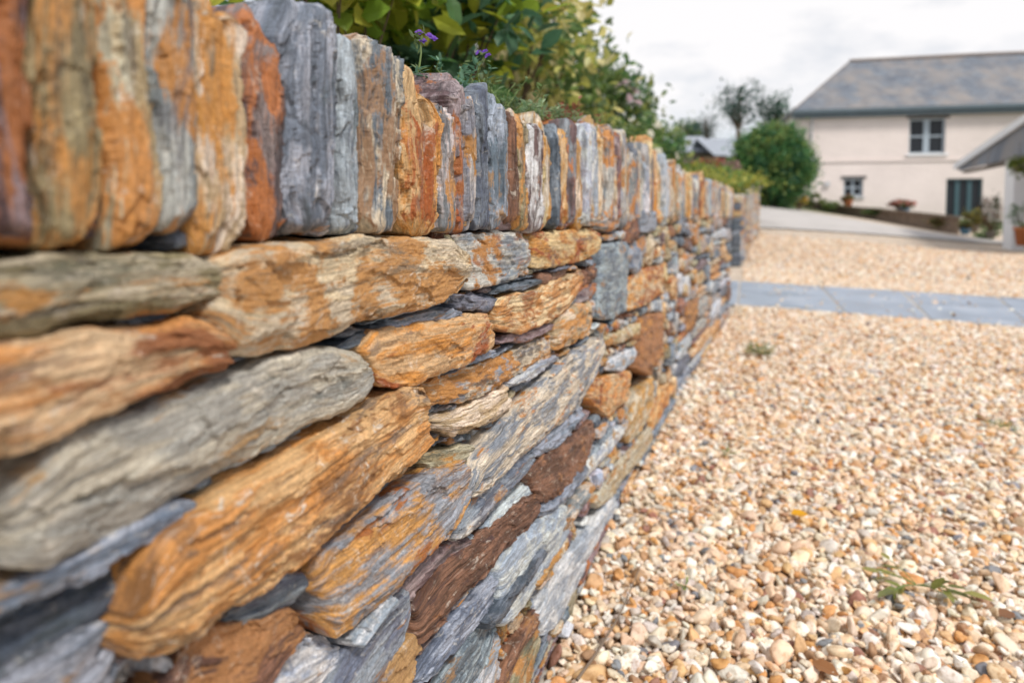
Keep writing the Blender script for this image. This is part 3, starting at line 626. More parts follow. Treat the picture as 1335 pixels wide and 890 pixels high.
# remaining stones: courses of random slate, bottom up, in every gap that is large enough
fill = []; rs = random.Random(5); names = ['blue', 'dblue', 'pale', 'grey', 'cream', 'ochre', 'orange', 'rust', 'plum', 'olive', 'stack']; wts = [5.5, 2.5, 6, 5, 4, 2.5, 1.6, 1.2, 1.8, 2.5, 6]
for j in range(OCC.shape[1] - 2):
    i = 0
    while i < OCC.shape[0]:
        if OCC[i, j]: i += 1; continue
        s = S0 + i * CELL; Lmax = rs.uniform(.10, .34) if rs.random() < .8 else rs.uniform(.04, .08); k = i; Lmax = Lmax if s < 1.3 else rs.uniform(.2, .45) * min(s, 2.4) * .75
        while k < OCC.shape[0] and not OCC[k, j] and (k - i) * CELL < Lmax: k += 1
        w = k - i; H = int((rs.choice([.014, .020, .028, .038, .052, .07]) * (1.45 if s > 1.4 else 1)) / CELL + .5)
        if rs.random() < .05 and s > 1.5: H = int(rs.uniform(.07, .11) / CELL); w = min(w, int(.07 / CELL)); k = i + w
        top = j
        while top < OCC.shape[1] and top - j < H and not OCC[i:k, top].any(): top += 1
        # close to the camera only slim shards fill gaps
        OCC[i:k, j:top] = True
        wm, hm = w * CELL, (top - j) * CELL
        if ((wm > .022 and hm >= .008) or (s < 1.0 and wm > .011 and hm >= .004)) and hm < wm * 2.5:
            z0, z1 = j * CELL, top * CELL; t1 = rs.uniform(-.003, .003); g = .0026 if hm > .009 else .0004
            s0_, s1_ = s + g, s + wm - g
            fill.append((s0_, s1_, [(s0_ + rs.uniform(0, min(.006, wm * .2)), z1 - g - rs.uniform(0, hm * .5)), ((s0_ * 2 + s1_) / 3, z1 - g + t1 * .3), ((s0_ + 2 * s1_) / 3, z1 - g), (s1_ - rs.uniform(0, .006), z1 - g - rs.uniform(0, hm * .6))],
                         [(s0_ + rs.uniform(0, min(.01, wm * .3)), z0 + g + rs.uniform(0, hm * .35)), ((s0_ + s1_) / 2, z0 + g), (s1_, z0 + g + rs.uniform(0, hm * .3))], rs.choices(names, wts)[0] if hm > .013 else rs.choice(['blue', 'dblue', 'pale', 'grey', 'plum', 'stack']), rs.uniform(-.008, .008) if s > .95 else rs.uniform(-.012, .001)))
        i = k
def seen_size(f):
    s = (f[0] + f[1]) / 2
    if s < .12: return 0
    hh = f[2][1][1] - f[3][1][1]; a = abs(wall_x(s)) / s
    return hh * (f[1] - f[0]) * a / s ** 2
fill.sort(key=seen_size, reverse=True)
nparts = 84 - n_wall; rest = []
for q, f in enumerate(fill):
    st = stone(f[2], f[3], f[4], f[5], seed=3000 + q, n=7 if rs.random() < .7 else 3.5, per=rs.choice([.006, .010, .014]), facets=rs.choice([1, 2, 3]), res=clampres(f[0]) * (1.2 if seen_size(f) else 4))
    if q < nparts: emit('wall_stone', st, wall)
    else: rest.append(st)
emit_many('small_wall_stones', rest, wall)

# coping: upright slates.   (left edge px, right edge px, top px, bottom px, palette, proud mm, options)
COP = [(-95,-22,-260,300,'grey',6,{}),(-20,58,-200,308,'plum',8,dict(n=6,Df=0.0115)),(60,143,-160,322,'olive',12,dict(n=6,Df=0.0115,pal='ochre')),(141,206,-120,325,'cream',4,dict(n=5,rust=.6)),
 (203,268,-70,303,'grey',8,dict(n=5,rust=.42)),(262,333,-14,332,'cream',12,dict(n=6,Df=0.0115,rust=.55)),(322,390,3,310,'plum',6,dict(n=8,rust=.5)),(382,447,12,303,'blue',12,dict(n=6,Df=0.0115,facets=3,rust=.0)),
 (446,474,52,307,'blue',2,dict(facets=2,rust=.1)),(475,529,37,304,'blue',9,dict(n=5,facets=3,rust=.45,pal='cream')),(531,576,108,307,'orange',6,dict(n=8,facets=3)),(576,594,126,302,'grey',4,dict(facets=2)),
 (594,610,112,309,'plum',-4,dict(rust=.5)),(608,624,122,303,'grey',2,{}),(624,643,133,300,'dblue',6,dict(facets=2)),(643,664,131,298,'blue',8,dict(rust=.42)),(664,678,136,290,'rust',2,{}),(678,691,147,300,'cream',6,dict(pal='olive')),
 (691,709,158,303,'plum',8,dict(pal='pale')),(709,721,157,296,'cream',4,dict()),(721,731,168,298,'dblue',4,{}),(731,740,163,300,'ochre',0,{}),(740,752,162,299,'plum',6,dict(pal='grey')),(752,762,168,300,'cream',3,{})]
def coping(sl, sr, zt, zb, col, pr_, seed, **op):
    r_ = random.Random(seed); w = sr - sl
    m = 7; zs = np.linspace(zb, zt, m); lw = [sl + r_.uniform(-.02, .07) * w for _ in zs]; rw = [sr + r_.uniform(-.07, .02) * w for _ in zs]
    a = r_.uniform(.02, .45) * w; b_ = r_.uniform(.02, .8 - a / w) * w; lw[-1] += a; rw[-1] -= b_; zs[-2] = zt - r_.uniform(.008, .03); lw[0] += r_.uniform(.02, .25) * w; rw[0] -= r_.uniform(.02, .3) * w; zs[1] = zb + r_.uniform(.01, .03)
    k = r_.choice([-1, 1]) * min(.02, r_.uniform(.1, .5) * w)
    left = [(x, z) for x, z in zip(lw, zs + 0)]; right = [(x, z + (k if i == m - 1 else 0)) for i, (x, z) in enumerate(zip(rw, zs))]
    op.setdefault('n', r_.choice([3.5, 5, 7])); op.setdefault('facets', r_.choice([2, 3, 4])); op.setdefault('Df', .009); op.setdefault('bites', 11); op.setdefault('jag', .012); op.setdefault('bigamp', .007); op.setdefault('big', 1.8)
    return stone(left, right, col, pr_, vert=True, back=.17, per=r_.choice([.006, .009, .013]), ledge=.0034, edge=1.1, endr=.3, seed=seed, **op)
labc = {1: 'dark purple brown coping stone', 2: 'rounded olive and ochre coping stone', 6: 'plum coping stone with a rusty edge', 7: 'smooth rounded blue grey coping stone', 9: 'blue grey coping stone with a straw coloured flank', 10: 'bright orange coping stone'}
ncop = 0; s_last = 0
for i, (xl, xr, yt, yb, col, pm, op) in enumerate(COP):
    op = dict(op); pr_ = min(pm, 8) / 1000. + .9 * op.get('Df', .009); ym = 200
    sl = px_sz(xl, ym, pr_)[0]; sr = px_sz(xr, ym, pr_)[0]; sm = px_sz((xl + xr) / 2, yt, pr_); zt = min(sm[1], .905); zb = px_sz((xl + xr) / 2, yb, pr_)[1]
    if i == 0: s_first = sl
    pal2 = op.pop('pal', None); rust_ = op.pop('rust', None)
    V, F, A = coping(sl - .0005, sr + .0005, zt, zb, col, min(pm, 8) / 1000., 900 + i, **op)
    if rust_ is not None: A['par'][1][:, 0] = rust_
    if pal2: A['c2'] = ('FLOAT_COLOR', np.tile(np.array(PAL[pal2][1 if pal2 == 'pale' else 0], np.float32), (len(V), 1)))
    emit('coping_stone', (V, F, A), wall, labc.get(i)); ncop += 1; s_last = sr
wc = [3.5, 1.8, 4.5, 4, 4, 2.5, 1.8, .7, 1.6, 1.5, 5]; s = s_last; rest = []; q = 0
while s < 4.9:
    w = rs.choice([rs.uniform(.016, .03), rs.uniform(.026, .05)]) * (1 + .10 * s); zt = .868 + rs.uniform(-.024, .024) + (.02 if 1.9 < s < 2.1 else 0)
    st = coping(s, s + w, zt, COP_Z + rs.uniform(-.004, .008), rs.choices(names, wc)[0], rs.uniform(-.006, .012), 1500 + q, res=clampres(s) * 1.15)
    if ncop < 100: emit('coping_stone', st, wall); ncop += 1
    else: rest.append(st)
    s += w; q += 1
s = s_first
while s > -1.6:
    w = rs.uniform(.03, .06); rest.append(coping(s - w, s, .87 + rs.uniform(-.02, .02), COP_Z, rs.choices(names, wc)[0], rs.uniform(-.004, .012), 2500 + q, res=.006)); s -= w; q += 1
emit_many('other_coping_stones', rest, wall)

# wall end face (towards the path gap) and the second length of wall beyond the path
wall2 = empty('stone_wall', (wall_x(12) - .1, 12, 0)); tag(wall2, 'short far length of the slate wall beyond the paved path, blue grey end face', 'stone wall')
V = []; ys = np.linspace(10.02, 16, 30)
for y in ys:
    x = wall_x(y); z = float(terrain(x, y)); V += [(x - .05, y, z - .05), (x - .05, y, z + .86), (x - .30, y, z + .86), (x - .30, y, z - .05)]
nn = np.arange(len(V)).reshape(30, 4); F = np.stack([nn[:-1, :-1], nn[1:, :-1], nn[1:, 1:], nn[:-1, 1:]], -1).reshape(-1, 4); F = np.vstack([F, [[nn[0, 3], nn[0, 2], nn[0, 1], nn[0, 0]]]])
np_mesh('core', V, F, M_CORE_SHADE, wall2)
def st_place(st, M): V, F, A = st; return M(V), F, A
j = 0
for z0 in np.arange(0, .70, .07):                                   # face
    s = 10. + rs.uniform(0, .1)
    while s < 15.8:
        w = rs.uniform(.15, .5)
        V, F, A = stone([(s, z0 + .066), (s + w - .008, z0 + .066)], [(s, z0 + .002), (s + w - .008, z0 + .002)], rs.choices(names, wc)[0], rs.uniform(-.01, .01), seed=6000 + j, res=.012, Df=0.0115)
        V[:, 1] += terrain(wall_x(V[:, 0]), V[:, 0]); 
        if s < 12.2: emit('wall_stone', (V, F, A), wall2)
        else: rest2 = globals().setdefault('_r2', []); rest2.append((V, F, A))
        s += w; j += 1
emit_many('farther_wall_stones', _r2, wall2)
s = 10.0; j = 0; _r3 = []
while s < 15.9:
    w = rs.uniform(.05, .09); V, F, A = coping(s, s + w, .96 + rs.uniform(-.03, .03), .70, rs.choices(names, wc)[0], rs.uniform(-.01, .01), 7000 + j, res=.012)
    V[:, 1] += terrain(wall_x(V[:, 0]), V[:, 0])
    if j < 30: emit('coping_stone', (V, F, A), wall2)
    else: _r3.append((V, F, A))
    s += w; j += 1
emit_many('farther_coping_stones', _r3, wall2)
def end_stone(y, xa, xb, z0, z1, col, seed, parent):                # stones of an end face, long axis along x, facing -y
    V, F, A = stone([(0, z1), (xb - xa, z1)], [(0, z0), (xb - xa, z0)], col, 0, seed=seed, res=.008, Df=0.0115)
    W_ = np.stack([xa + V[:, 0], y - V[:, 2], V[:, 1]], -1); F = face_out(W_, F); np_mesh('wall_stone', W_, F, M_STONE, parent, A, smooth=True)
x0 = wall_x(10.0); z = 0; j = 0
while z < .95:
    h = rs.uniform(.07, .13); end_stone(9.99, x0 - .30, x0 - .13, z, z + h - .006, rs.choice(['dblue', 'blue', 'dblue']), 8000 + j, wall2); end_stone(9.99, x0 - .125, x0 - .01, z + .01, z + h + .006, rs.choice(['dblue', 'blue', 'cream', 'dblue']), 8100 + j, wall2); z += h; j += 1
x0 = wall_x(4.95); z = 0
while z < .84:
    h = rs.uniform(.05, .12); w = rs.uniform(.10, .16)
    for a, b in ((x0 - .27, x0 - .27 + w), (x0 - .265 + w, x0 - .01)):
        V, F, A = stone([(0, z + h - .005), (b - a, z + h - .005)], [(0, z), (b - a, z)], rs.choices(names, wc)[0], 0, seed=8300 + j, res=.008, Df=0.0115)
        W_ = np.stack([a + V[:, 0], 4.94 + V[:, 2], V[:, 1]], -1); F = face_out(W_, F); np_mesh('wall_stone', W_, F, M_STONE, wall, A, smooth=True); j += 1
    z += h

# ------------------------------------------------------------------ vegetation
def leaf_material():
    m, t, b, N, L = new_mat('leaf')
    a = N('ShaderNodeAttribute', attribute_name='lc'); L(a.outputs['Color'], b.inputs['Base Color']); b.inputs['Roughness'].default_value = .45; b.inputs['Specular IOR Level'].default_value = .35
    tr = N('ShaderNodeBsdfTranslucent'); mxs = N('ShaderNodeMixShader', i_0=.45); L(a.outputs['Color'], tr.inputs[0]); L(b.outputs[0], mxs.inputs[1]); L(tr.outputs[0], mxs.inputs[2])
    o = [x for x in t.nodes if x.type == 'OUTPUT_MATERIAL'][0]; L(mxs.outputs[0], o.inputs[0]); return m
M_LEAF = leaf_material(); M_BARK = simple('bark', (.13, .09, .06), .9, .3, 20, .6, 60); M_STEM = simple('green_stem', (.14, .20, .06), .6, .2, 20, 0)
PROF = np.array([(0, 0), (.22, .62), (.55, .9), (.82, .5), (1, 0)])
def leaf_geo(P, D, Nn, sz, asp, cols, fold=.25):
    """one 8-vertex folded pointed leaf per point"""
    n = len(P); D = D / np.linalg.norm(D, axis=1, keepdims=True); Sd = np.cross(D, Nn); Sd /= np.linalg.norm(Sd, axis=1, keepdims=True) + 1e-9; Up = np.cross(Sd, D)
    loc = [(0, 0), (.3, -.5), (.3, 0), (.3, .5), (.7, -.42), (.72, 0), (.7, .42), (1, 0)]
    V = np.zeros((n, 8, 3))
    for k, (u, v) in enumerate(loc):
        w = v * asp; h = abs(v) * fold * asp - .16 * u * u
        V[:, k] = P + (D * u + Sd * w + Up * h) * sz[:, None]
    f = np.array([(0, 1, 2, 2), (0, 2, 3, 3), (1, 4, 5, 2), (2, 5, 6, 3), (4, 7, 5, 5), (5, 7, 6, 6)])
    F = (np.arange(n) * 8)[:, None, None] + f[None]
    return V.reshape(-1, 3), F.reshape(-1, 4), np.repeat(cols, 8, 0)
def tri_fix(F):                                                     # quads + degenerate -> triangles
    a = F[:, [0, 1, 2]]; q = F[F[:, 2] != F[:, 3]]; return np.vstack([a, q[:, [0, 2, 3]]])
def foliage(parent, cen, rad, nclump, per, size, cols, seed, asp=.55, name='leaves', shell=.55, clump=.22, up=.4, flat=0):
    r = np.random.default_rng(seed); cen = np.array(cen, float); rad = np.array(rad, float)
    d = r.normal(size=(nclump, 3)); d /= np.linalg.norm(d, axis=1, keepdims=True); rr = (shell + (1 - shell) * r.random((nclump, 1)) ** .6) * r.uniform(.72, 1.12, (nclump, 1))
    cc = d * rr
    tone = r.uniform(.55, 1.35, nclump); pick = r.integers(0, len(cols), nclump)
    n = nclump * per; ci = np.repeat(np.arange(nclump), per)
    off = r.normal(size=(n, 3)) * clump * r.uniform(.5, 1.3, (n, 1)); P = cen + (cc[ci] + off) * rad
    D = d[ci] * .6 + r.normal(size=(n, 3)) * .7 + np.array([0, 0, up]); Nn = np.array([0, 0, 1.]) + r.normal(size=(n, 3)) * .5 + d[ci] * .4
    C = np.array(cols)[np.where(r.random(n) < .65, pick[ci], r.integers(0, len(cols), n))] * tone[ci][:, None] ** .6 * r.uniform(.75, 1.25, (n, 1)); C = np.clip(C, .004, .8)
    V, F, C8 = leaf_geo(P, D, Nn, size * r.uniform(.6, 1.25, n), asp, C)
    return np_mesh(name, V, tri_fix(F), M_LEAF, parent, {'lc': ('FLOAT_COLOR', C8)}), cen + cc * rad
def branches(parent, base, tips, r0, name='stems', seed=0, every=1, mat=None):
    r = random.Random(seed); mb = MB(); base = np.array(base, float)
    for t_ in tips[::every]:
        m1 = base + (t_ - base) * .45 + np.array([r.uniform(-.1, .1), r.uniform(-.1, .1), .05]) * np.linalg.norm(t_ - base) * .6
        mb.tube([base + np.array([r.uniform(-1, 1), r.uniform(-1, 1), 0]) * r0, (base + m1) / 2, m1, (m1 + t_) / 2, t_], [r0, r0 * .75, r0 * .55, r0 * .35, r0 * .15], 6)
    return mb.build(name, mat or M_BARK, parent, smooth=True)
def flowers(parent, pts, r, col, seed, petals=5, name='flower'):
    rg = np.random.default_rng(seed)
    for p in pts:
        P = []; D = []; Nn = []; sz = []
        ax = rg.normal(size=3) * .5 + np.array([.3, -.8, .6]); ax /= np.linalg.norm(ax); a = np.cross(ax, (0, 0, 1)); a /= np.linalg.norm(a); b = np.cross(ax, a)
        for ring, (k, s_) in enumerate(((petals, 1), (petals, .65))):
            for i in range(k):
                t = (i + ring * .5) / k * 6.283; d = a * math.cos(t) + b * math.sin(t) + ax * (.25 + ring * .5); P.append(p); D.append(d); Nn.append(ax); sz.append(r * s_ * rg.uniform(.8, 1.15))
        n = len(P); C = np.array(col) * rg.uniform(.85, 1.1, (n, 1)); V, F, C8 = leaf_geo(np.array(P), np.array(D), np.array(Nn), np.array(sz), .85, np.clip(C, 0, .9))
        np_mesh(name, V, tri_fix(F), M_LEAF, parent, {'lc': ('FLOAT_COLOR', C8)})
def shrub(name, label, cat, px, py, Z, wpx, hpx, depth, cols, nclump, per, size, seed, base=None, group=None, **k):
    c = at(px, py, Z); rx = wpx / 2 / FPX * Z; rz = hpx / 2 / FPX * Z; b = np.array([c[0], c[1], base if base is not None else float(bed(c[0], c[1]))])
    e = empty(name, b); tag(e, label, cat, group or 'shrubs growing in the raised bed behind the wall')
    o, tips = foliage(e, c, (rx, depth, rz), nclump, per, size, cols, seed, **k); branches(e, b, tips, .03 * rz + .004, seed=seed, every=max(1, len(tips) // 14))
    return e, c, (rx, depth, rz)
GY = [(.42, .46, .05), (.30, .42, .05), (.50, .48, .08), (.20, .32, .04)]; GD = [(.07, .16, .05), (.10, .22, .07), (.18, .30, .08), (.07, .15, .08)]
GB = [(.10, .22, .14), (.15, .30, .20), (.07, .16, .09), (.20, .36, .24)]; GM = [(.18, .26, .07), (.30, .34, .10), (.12, .20, .07), (.22, .30, .14)]
YV = [(.62, .55, .20), (.46, .46, .12), (.20, .30, .08), (.12, .20, .07), (.70, .62, .34)]
shrub('leafy_shrub', 'shrub with big lime green leaves nearest behind the coping stones', 'shrub', 455, -20, 1.45, 210, 150, .22, GY, 34, 16, .055, 21, asp=.8)
shrub('leafy_shrub', 'dark green shrub with long leaves behind the purple flowers', 'shrub', 560, 40, 1.75, 230, 230, .30, GD + GB + GY[:3], 40, 22, .085, 22, asp=.42)
shrub('variegated_shrub', 'tall yellow and green shrub behind the middle of the coping', 'shrub', 650, 40, 3.0, 230, 270, .5, YV, 62, 30, .065, 23, asp=.6)
shrub('leafy_shrub', 'blue green shrub rising out of the top of the photo', 'shrub', 600, -70, 3.6, 240, 200, .5, [(.05, .11, .10), (.08, .15, .13), (.04, .08, .05)], 70, 30, .06, 31)
shrub('variegated_shrub', 'rounded yellow green shrub left of the pink blossom', 'shrub', 725, 110, 4.2, 150, 150, .5, YV[:4] + GM, 80, 34, .06, 24)
e, c, rr = shrub('flowering_shrub', 'green shrub dotted with small pale pink blossom', 'shrub', 775, 145, 5.2, 130, 110, .55, GM + GD, 80, 36, .06, 25)
rg = np.random.default_rng(5); q = rg.normal(size=(46, 3)); q /= np.linalg.norm(q, axis=1, keepdims=True); q[:, 1] = -abs(q[:, 1]); q[:, 2] = abs(q[:, 2]) * .8
flowers(e, c + q * np.array(rr) * 1.0, .035, (.62, .46, .50), 6)
e, c, rr = shrub('rose_bush', 'dark green rose bush with white and cream roses above the far coping', 'rose bush', 838, 196, 6.3, 100, 70, .5, GD + GM, 70, 36, .055, 26)
q = rg.normal(size=(26, 3)); q /= np.linalg.norm(q, axis=1, keepdims=True); q[:, 1] = -abs(q[:, 1]) - .3
flowers(e, c + q[:20] * np.array(rr) * 1.0, .042, (.80, .77, .66), 7, 6)
shrub('trailing_plant', 'low yellow green plant trailing over the last coping stones', 'plant', 905, 232, 5.0, 90, 36, .5, [(.34, .36, .07), (.16, .26, .06), (.44, .42, .10)], 50, 26, .035, 27, base=.78)
shrub('trailing_plant', 'bright green plant with yellow flowers on the far length of wall', 'plant', 955, 242, 10.6, 84, 34, .5, [(.30, .36, .07), (.14, .24, .06), (.50, .45, .08)], 50, 26, .06, 28, base=.9)
shrub('young_fir', 'small dark pointed evergreen between roses and sky', 'evergreen', 838, 165, 7.5, 34, 100, .3, GD, 30, 30, .05, 30, shell=.1)
# background border across the bed so that no gap shows between the shrubs
for i, (px_, py_, Z_, w_, h_, lb) in enumerate(((470, 90, 2.6, 200, 180, 'dim green shrub in the gap above the second row of coping stones'), (690, 165, 5.6, 130, 90, 'reddish brown shrub low behind the coping'), (640, -20, 6.5, 200, 330, 'tall olive green shrub at the back of the bed'), (760, 195, 7.5, 130, 60, 'low dark shrub under the pink blossom'))):
    shrub('garden_shrub', lb, 'shrub', px_, py_, Z_, w_, h_, .6, [(.22, .10, .07), (.28, .16, .10), (.12, .14, .06)] if i == 1 else GD + GM, 36 if i == 2 else 60, 30, .06, 40 + i)

rg = np.random.default_rng(77); n_ = 16000; Y_ = rg.uniform(-1.4, 4.9, n_); X_ = wall_x(Y_) - .17 - rg.gamma(1.6, .7, n_); Z_ = bed(X_, Y_) + .01 + rg.random(n_) ** 2 * .07 * np.clip(1 + 1.5 * fbm(X_ * 4, Y_ * 4, X_ * 0, 3), .2, 2)
C_ = np.array(GD + GB + GM)[rg.integers(0, 12, n_)] * rg.uniform(.6, 1.1, (n_, 1)); V_, F_, C8_ = leaf_geo(np.stack([X_, Y_, Z_], -1), rg.normal(size=(n_, 3)) + np.array([0, 0, .7]), np.tile((0, 0, 1.), (n_, 1)) + rg.normal(0, .4, (n_, 3)), rg.uniform(.02, .055, n_), .5, C_)
tag(np_mesh('ground_cover', V_, tri_fix(F_), M_LEAF, None, {'lc': ('FLOAT_COLOR', C8_)}), kind='stuff')
# succulents and wall plants rooted in the coping joints
def sprig(name, label, cat, s, z, off, n, h, size, cols, seed, asp=.3, spread=.03, group=None):
    r = np.random.default_rng(seed); x = wall_x(s) - off; e = empty(name, (x, s, z)); tag(e, label, cat, 'small plants rooted in the coping'); P = []; D = []; mb = MB()
    for i in range(n):
        b = np.array([x, s, z]) + np.r_[r.normal(0, spread, 2), 0]; d = np.r_[r.normal(0, .45, 2), 1]; t_ = b + d * h * r.uniform(.5, 1.1); mb.tube([b, (b + t_) / 2 + r.normal(0, .003, 3), t_], [.0012, .001, .0006], 5)
        for k in range(9): f = (k + 1) / 9; P.append(b + (t_ - b) * f); D.append(np.r_[r.normal(0, 1, 2), .5])
    tag(mb.build('stems', M_STEM, e), kind='stuff'); P = np.array(P); m = len(P); C = np.array(cols)[r.integers(0, len(cols), m)] * r.uniform(.8, 1.2, (m, 1))
    V, F, C8 = leaf_geo(P, np.array(D), np.tile((0, 0, 1.), (m, 1)) + r.normal(0, .3, (m, 3)), size * r.uniform(.7, 1.3, m), asp, C); np_mesh('leaves', V, tri_fix(F), M_LEAF, e, {'lc': ('FLOAT_COLOR', C8)})
    return e
for i, (u, v, lb, cols, n, h, sz_) in enumerate(((548, 104, 'grey green tuft on the orange coping stone', GB, 14, .02, .012), (600, 100, 'small green tuft behind the dark coping stones', GB, 12, .02, .012), (641, 128, 'fine leaved green wall plant at the foot of the right hand purple flower', [(.12, .20, .08), (.16, .26, .10)], 30, .035, .012),
    (662, 140, 'pale green stonecrop mat in a coping joint', [(.20, .32, .18), (.28, .38, .22)], 40, .018, .012), (690, 148, 'green stonecrop mat next to the red tuft', [(.18, .30, .15), (.25, .34, .18)], 44, .02, .013), (716, 152, 'red brown tuft in the coping', [(.28, .08, .06), (.34, .16, .09)], 34, .03, .016),
    (742, 166, 'dull red stonecrop farther along the coping', [(.25, .09, .08), (.20, .16, .08)], 40, .03, .016), (775, 180, 'low green tuft behind the coping below the pink blossom', GM, 50, .05, .02))):
    sz2 = px_sz(u, v, -.06); sprig('stonecrop', lb, 'wall plant', sz2[0], sz2[1] - .012, .06, n, h, sz_, cols, 60 + i)
def purple(label, pts, blooms, seed):
    e = empty('purple_flower', pts[0]); tag(e, label, 'flower', 'purple flowers above the coping'); MB().tube(pts, np.linspace(.0014, .0008, len(pts)), 6).build('stem', M_STEM, e)
    r = np.random.default_rng(seed); Ps = []; 
    for b in blooms: flowers(e, [np.array(b)], .0055, (.20, .08, .50), seed, 4, 'bloom'); Ps.append(b)
    P = np.array([pts[-1]] * 14) + r.normal(0, .006, (14, 3)); P = np.vstack([P, np.array([pts[1]] * 5)]); D = r.normal(size=(19, 3)) + np.array([0, 0, .6])
    V, F, C8 = leaf_geo(P, D, np.tile((0, 0, 1.), (19, 1)) + r.normal(0, .3, (19, 3)), np.full(19, .011), .3, np.tile((.20, .28, .12), (19, 1))); np_mesh('leaf', V, tri_fix(F), M_LEAF, e, {'lc': ('FLOAT_COLOR', C8)})
purple('thin stalk with two purple flowers left, above the orange coping stone', [at(538, 106, .74), at(546, 92, .74), at(549, 70, .74), at(548, 52, .74)], [at(547, 43, .74), at(560, 47, .735), at(566, 51, .74), at(552, 54, .74)], 71)
purple('shorter stalk with a purple flower right, above the green wall plant', [at(624, 134, .80), at(626, 115, .80), at(623, 95, .80), at(625, 80, .80)], [at(624, 69, .80), at(632, 68, .80), at(636, 73, .795)], 72)

# ------------------------------------------------------------------ house
M_REND = simple('pink_white_painted_render', (.74, .655, .62), .85, .09, .8, .6, 7, dist=.03)
M_WHITE = simple('white_paint', (.76, .77, .79), .55, .04, 4, 0); M_BLUEW = simple('pale_blue_grey_paint', (.36, .42, .48), .5, .05, 4, 0)
M_DKBL = simple('dark_blue_grey_gutter', (.12, .16, .19), .45, .1, 5, 0); M_LINT = simple('dark_slate_lintel', (.10, .09, .09), .8, .2, 10, .3); M_TEAL = simple('dark_teal_paint', (.055, .11, .13), .45, .1, 4, 0)
M_TERR = simple('terracotta', (.46, .17, .07), .8, .15, 10, .2); M_BROWN = simple('brown_stone_terrace', (.24, .185, .145), .9, .35, 6, .9, 14, dist=.03); M_GRAY = simple('shaded_grey_render', (.50, .50, .52), .85, .06, 2, .2)
M_TAUPE = simple('taupe_timber_and_shade', (.19, .16, .14), .8, .2, 5, .2); M_BLPOT = simple('blue_glaze', (.08, .22, .38), .3, .2, 8, 0); M_YEL = simple('yellow_plastic', (.75, .42, .03), .5, .15, 4, 0)
def glass():
    m, t, b, N, L = new_mat('window_glass'); b.inputs['Base Color'].default_value = (.02, .024, .03, 1); b.inputs['Roughness'].default_value = .12; b.inputs['Specular IOR Level'].default_value = .25; return m
M_GLASS = glass()
def roof_slates(name, c):
    m, t, b, N, L = new_mat(name); tc = N('ShaderNodeTexCoord')
    mp = N('ShaderNodeMapping'); mp.inputs['Rotation'].default_value = (R(-38), 0, 0); L(tc.outputs['Object'], mp.inputs[0])
    br = N('ShaderNodeTexBrick', i_Scale=1.); br.inputs['Color1'].default_value = (c[0] * .75, c[1] * .75, c[2] * .8, 1); br.inputs['Color2'].default_value = (c[0] * 1.2, c[1] * 1.2, c[2] * 1.2, 1); br.inputs['Mortar'].default_value = (.04, .04, .045, 1)
    br.inputs['Mortar Size'].default_value = .012; br.inputs['Brick Width'].default_value = .28; br.inputs['Row Height'].default_value = .2; L(mp.outputs[0], br.inputs[0])
    n = N('ShaderNodeTexNoise', i_Scale=.9, i_Detail=8., i_Roughness=.68); L(tc.outputs['Object'], n.inputs[0]); r = ramp(N('ShaderNodeValToRGB'), [(.42, (0, 0, 0)), (.66, (.85, .85, .85))]); L(n.outputs[0], r.inputs[0])
    x = N('ShaderNodeMix', data_type='RGBA'); L(r.outputs[0], x.inputs[0]); L(br.outputs[0], x.inputs[6]); x.inputs[7].default_value = (.27, .235, .21, 1); L(x.outputs[2], b.inputs['Base Color']); b.inputs['Roughness'].default_value = .6
    return m
M_ROOF = roof_slates('mossy_slate_roof', (.15, .175, .21)); M_ROOF2 = roof_slates('grey_slate_gable', (.17, .20, .245)); M_BARN = simple('pale_sheet_roof', (.30, .33, .38), .5, .06, 2, 0)

q0 = at(1036, 150, 28.6); q1 = at(1335, 139, 26.8); FO = q0[:2]; FU = (q1 - q0)[:2]; FW = np.linalg.norm(FU); FU = FU / FW; FN = np.array([FU[1], -FU[0]])
if FN @ (-FO) < 0: FN = -FN
def fac(u, v):                                                      # pixel -> (along the front, height)
    d = ray(u, v); A_ = np.array([[d[0], -FU[0]], [d[1], -FU[1]]]); t, w = np.linalg.solve(A_, FO); return w, CAM_H + t * d[2]
def FM(p): return (FO[0] + FU[0] * p[0] + FN[0] * p[1], FO[1] + FU[1] * p[0] + FN[1] * p[1], p[2])   # (along, out, up)
def fbox(name, u0, u1, w0, w1, z0, z1, mat, parent): mb = MB(); mb.box(u0, u1, w0, w1, z0, z1, FM); return mb.build(name, mat, parent)
EAVE = fac(1036, 149)[1]; LEN = FW + 7
house = empty('house', (FO[0], FO[1], 0)); tag(house, 'long pinkish white rendered farmhouse with a hipped mossy slate roof', 'house')
ops = []
for (a, b_, c_, d_) in ((1186, 155, 1232, 200), (1100, 233, 1125, 256), (1234, 233, 1280, 284)):
    u0, z1 = fac(a, b_); u1, z0 = fac(c_, d_); ops.append((u0, u1, z0, z1))
us = sorted({0, LEN, *[o[0] for o in ops], *[o[1] for o in ops]}); zs_ = sorted({-.3, EAVE, *[o[2] for o in ops], *[o[3] for o in ops]}); mb = MB()
for i in range(len(us) - 1):
    for j in range(len(zs_) - 1):
        um, zm = (us[i] + us[i + 1]) / 2, (zs_[j] + zs_[j + 1]) / 2
        if any(o[0] < um < o[1] and o[2] < zm < o[3] for o in ops): continue
        mb.quad(FM((us[i], 0, zs_[j])), FM((us[i + 1], 0, zs_[j])), FM((us[i + 1], 0, zs_[j + 1])), FM((us[i], 0, zs_[j + 1])))
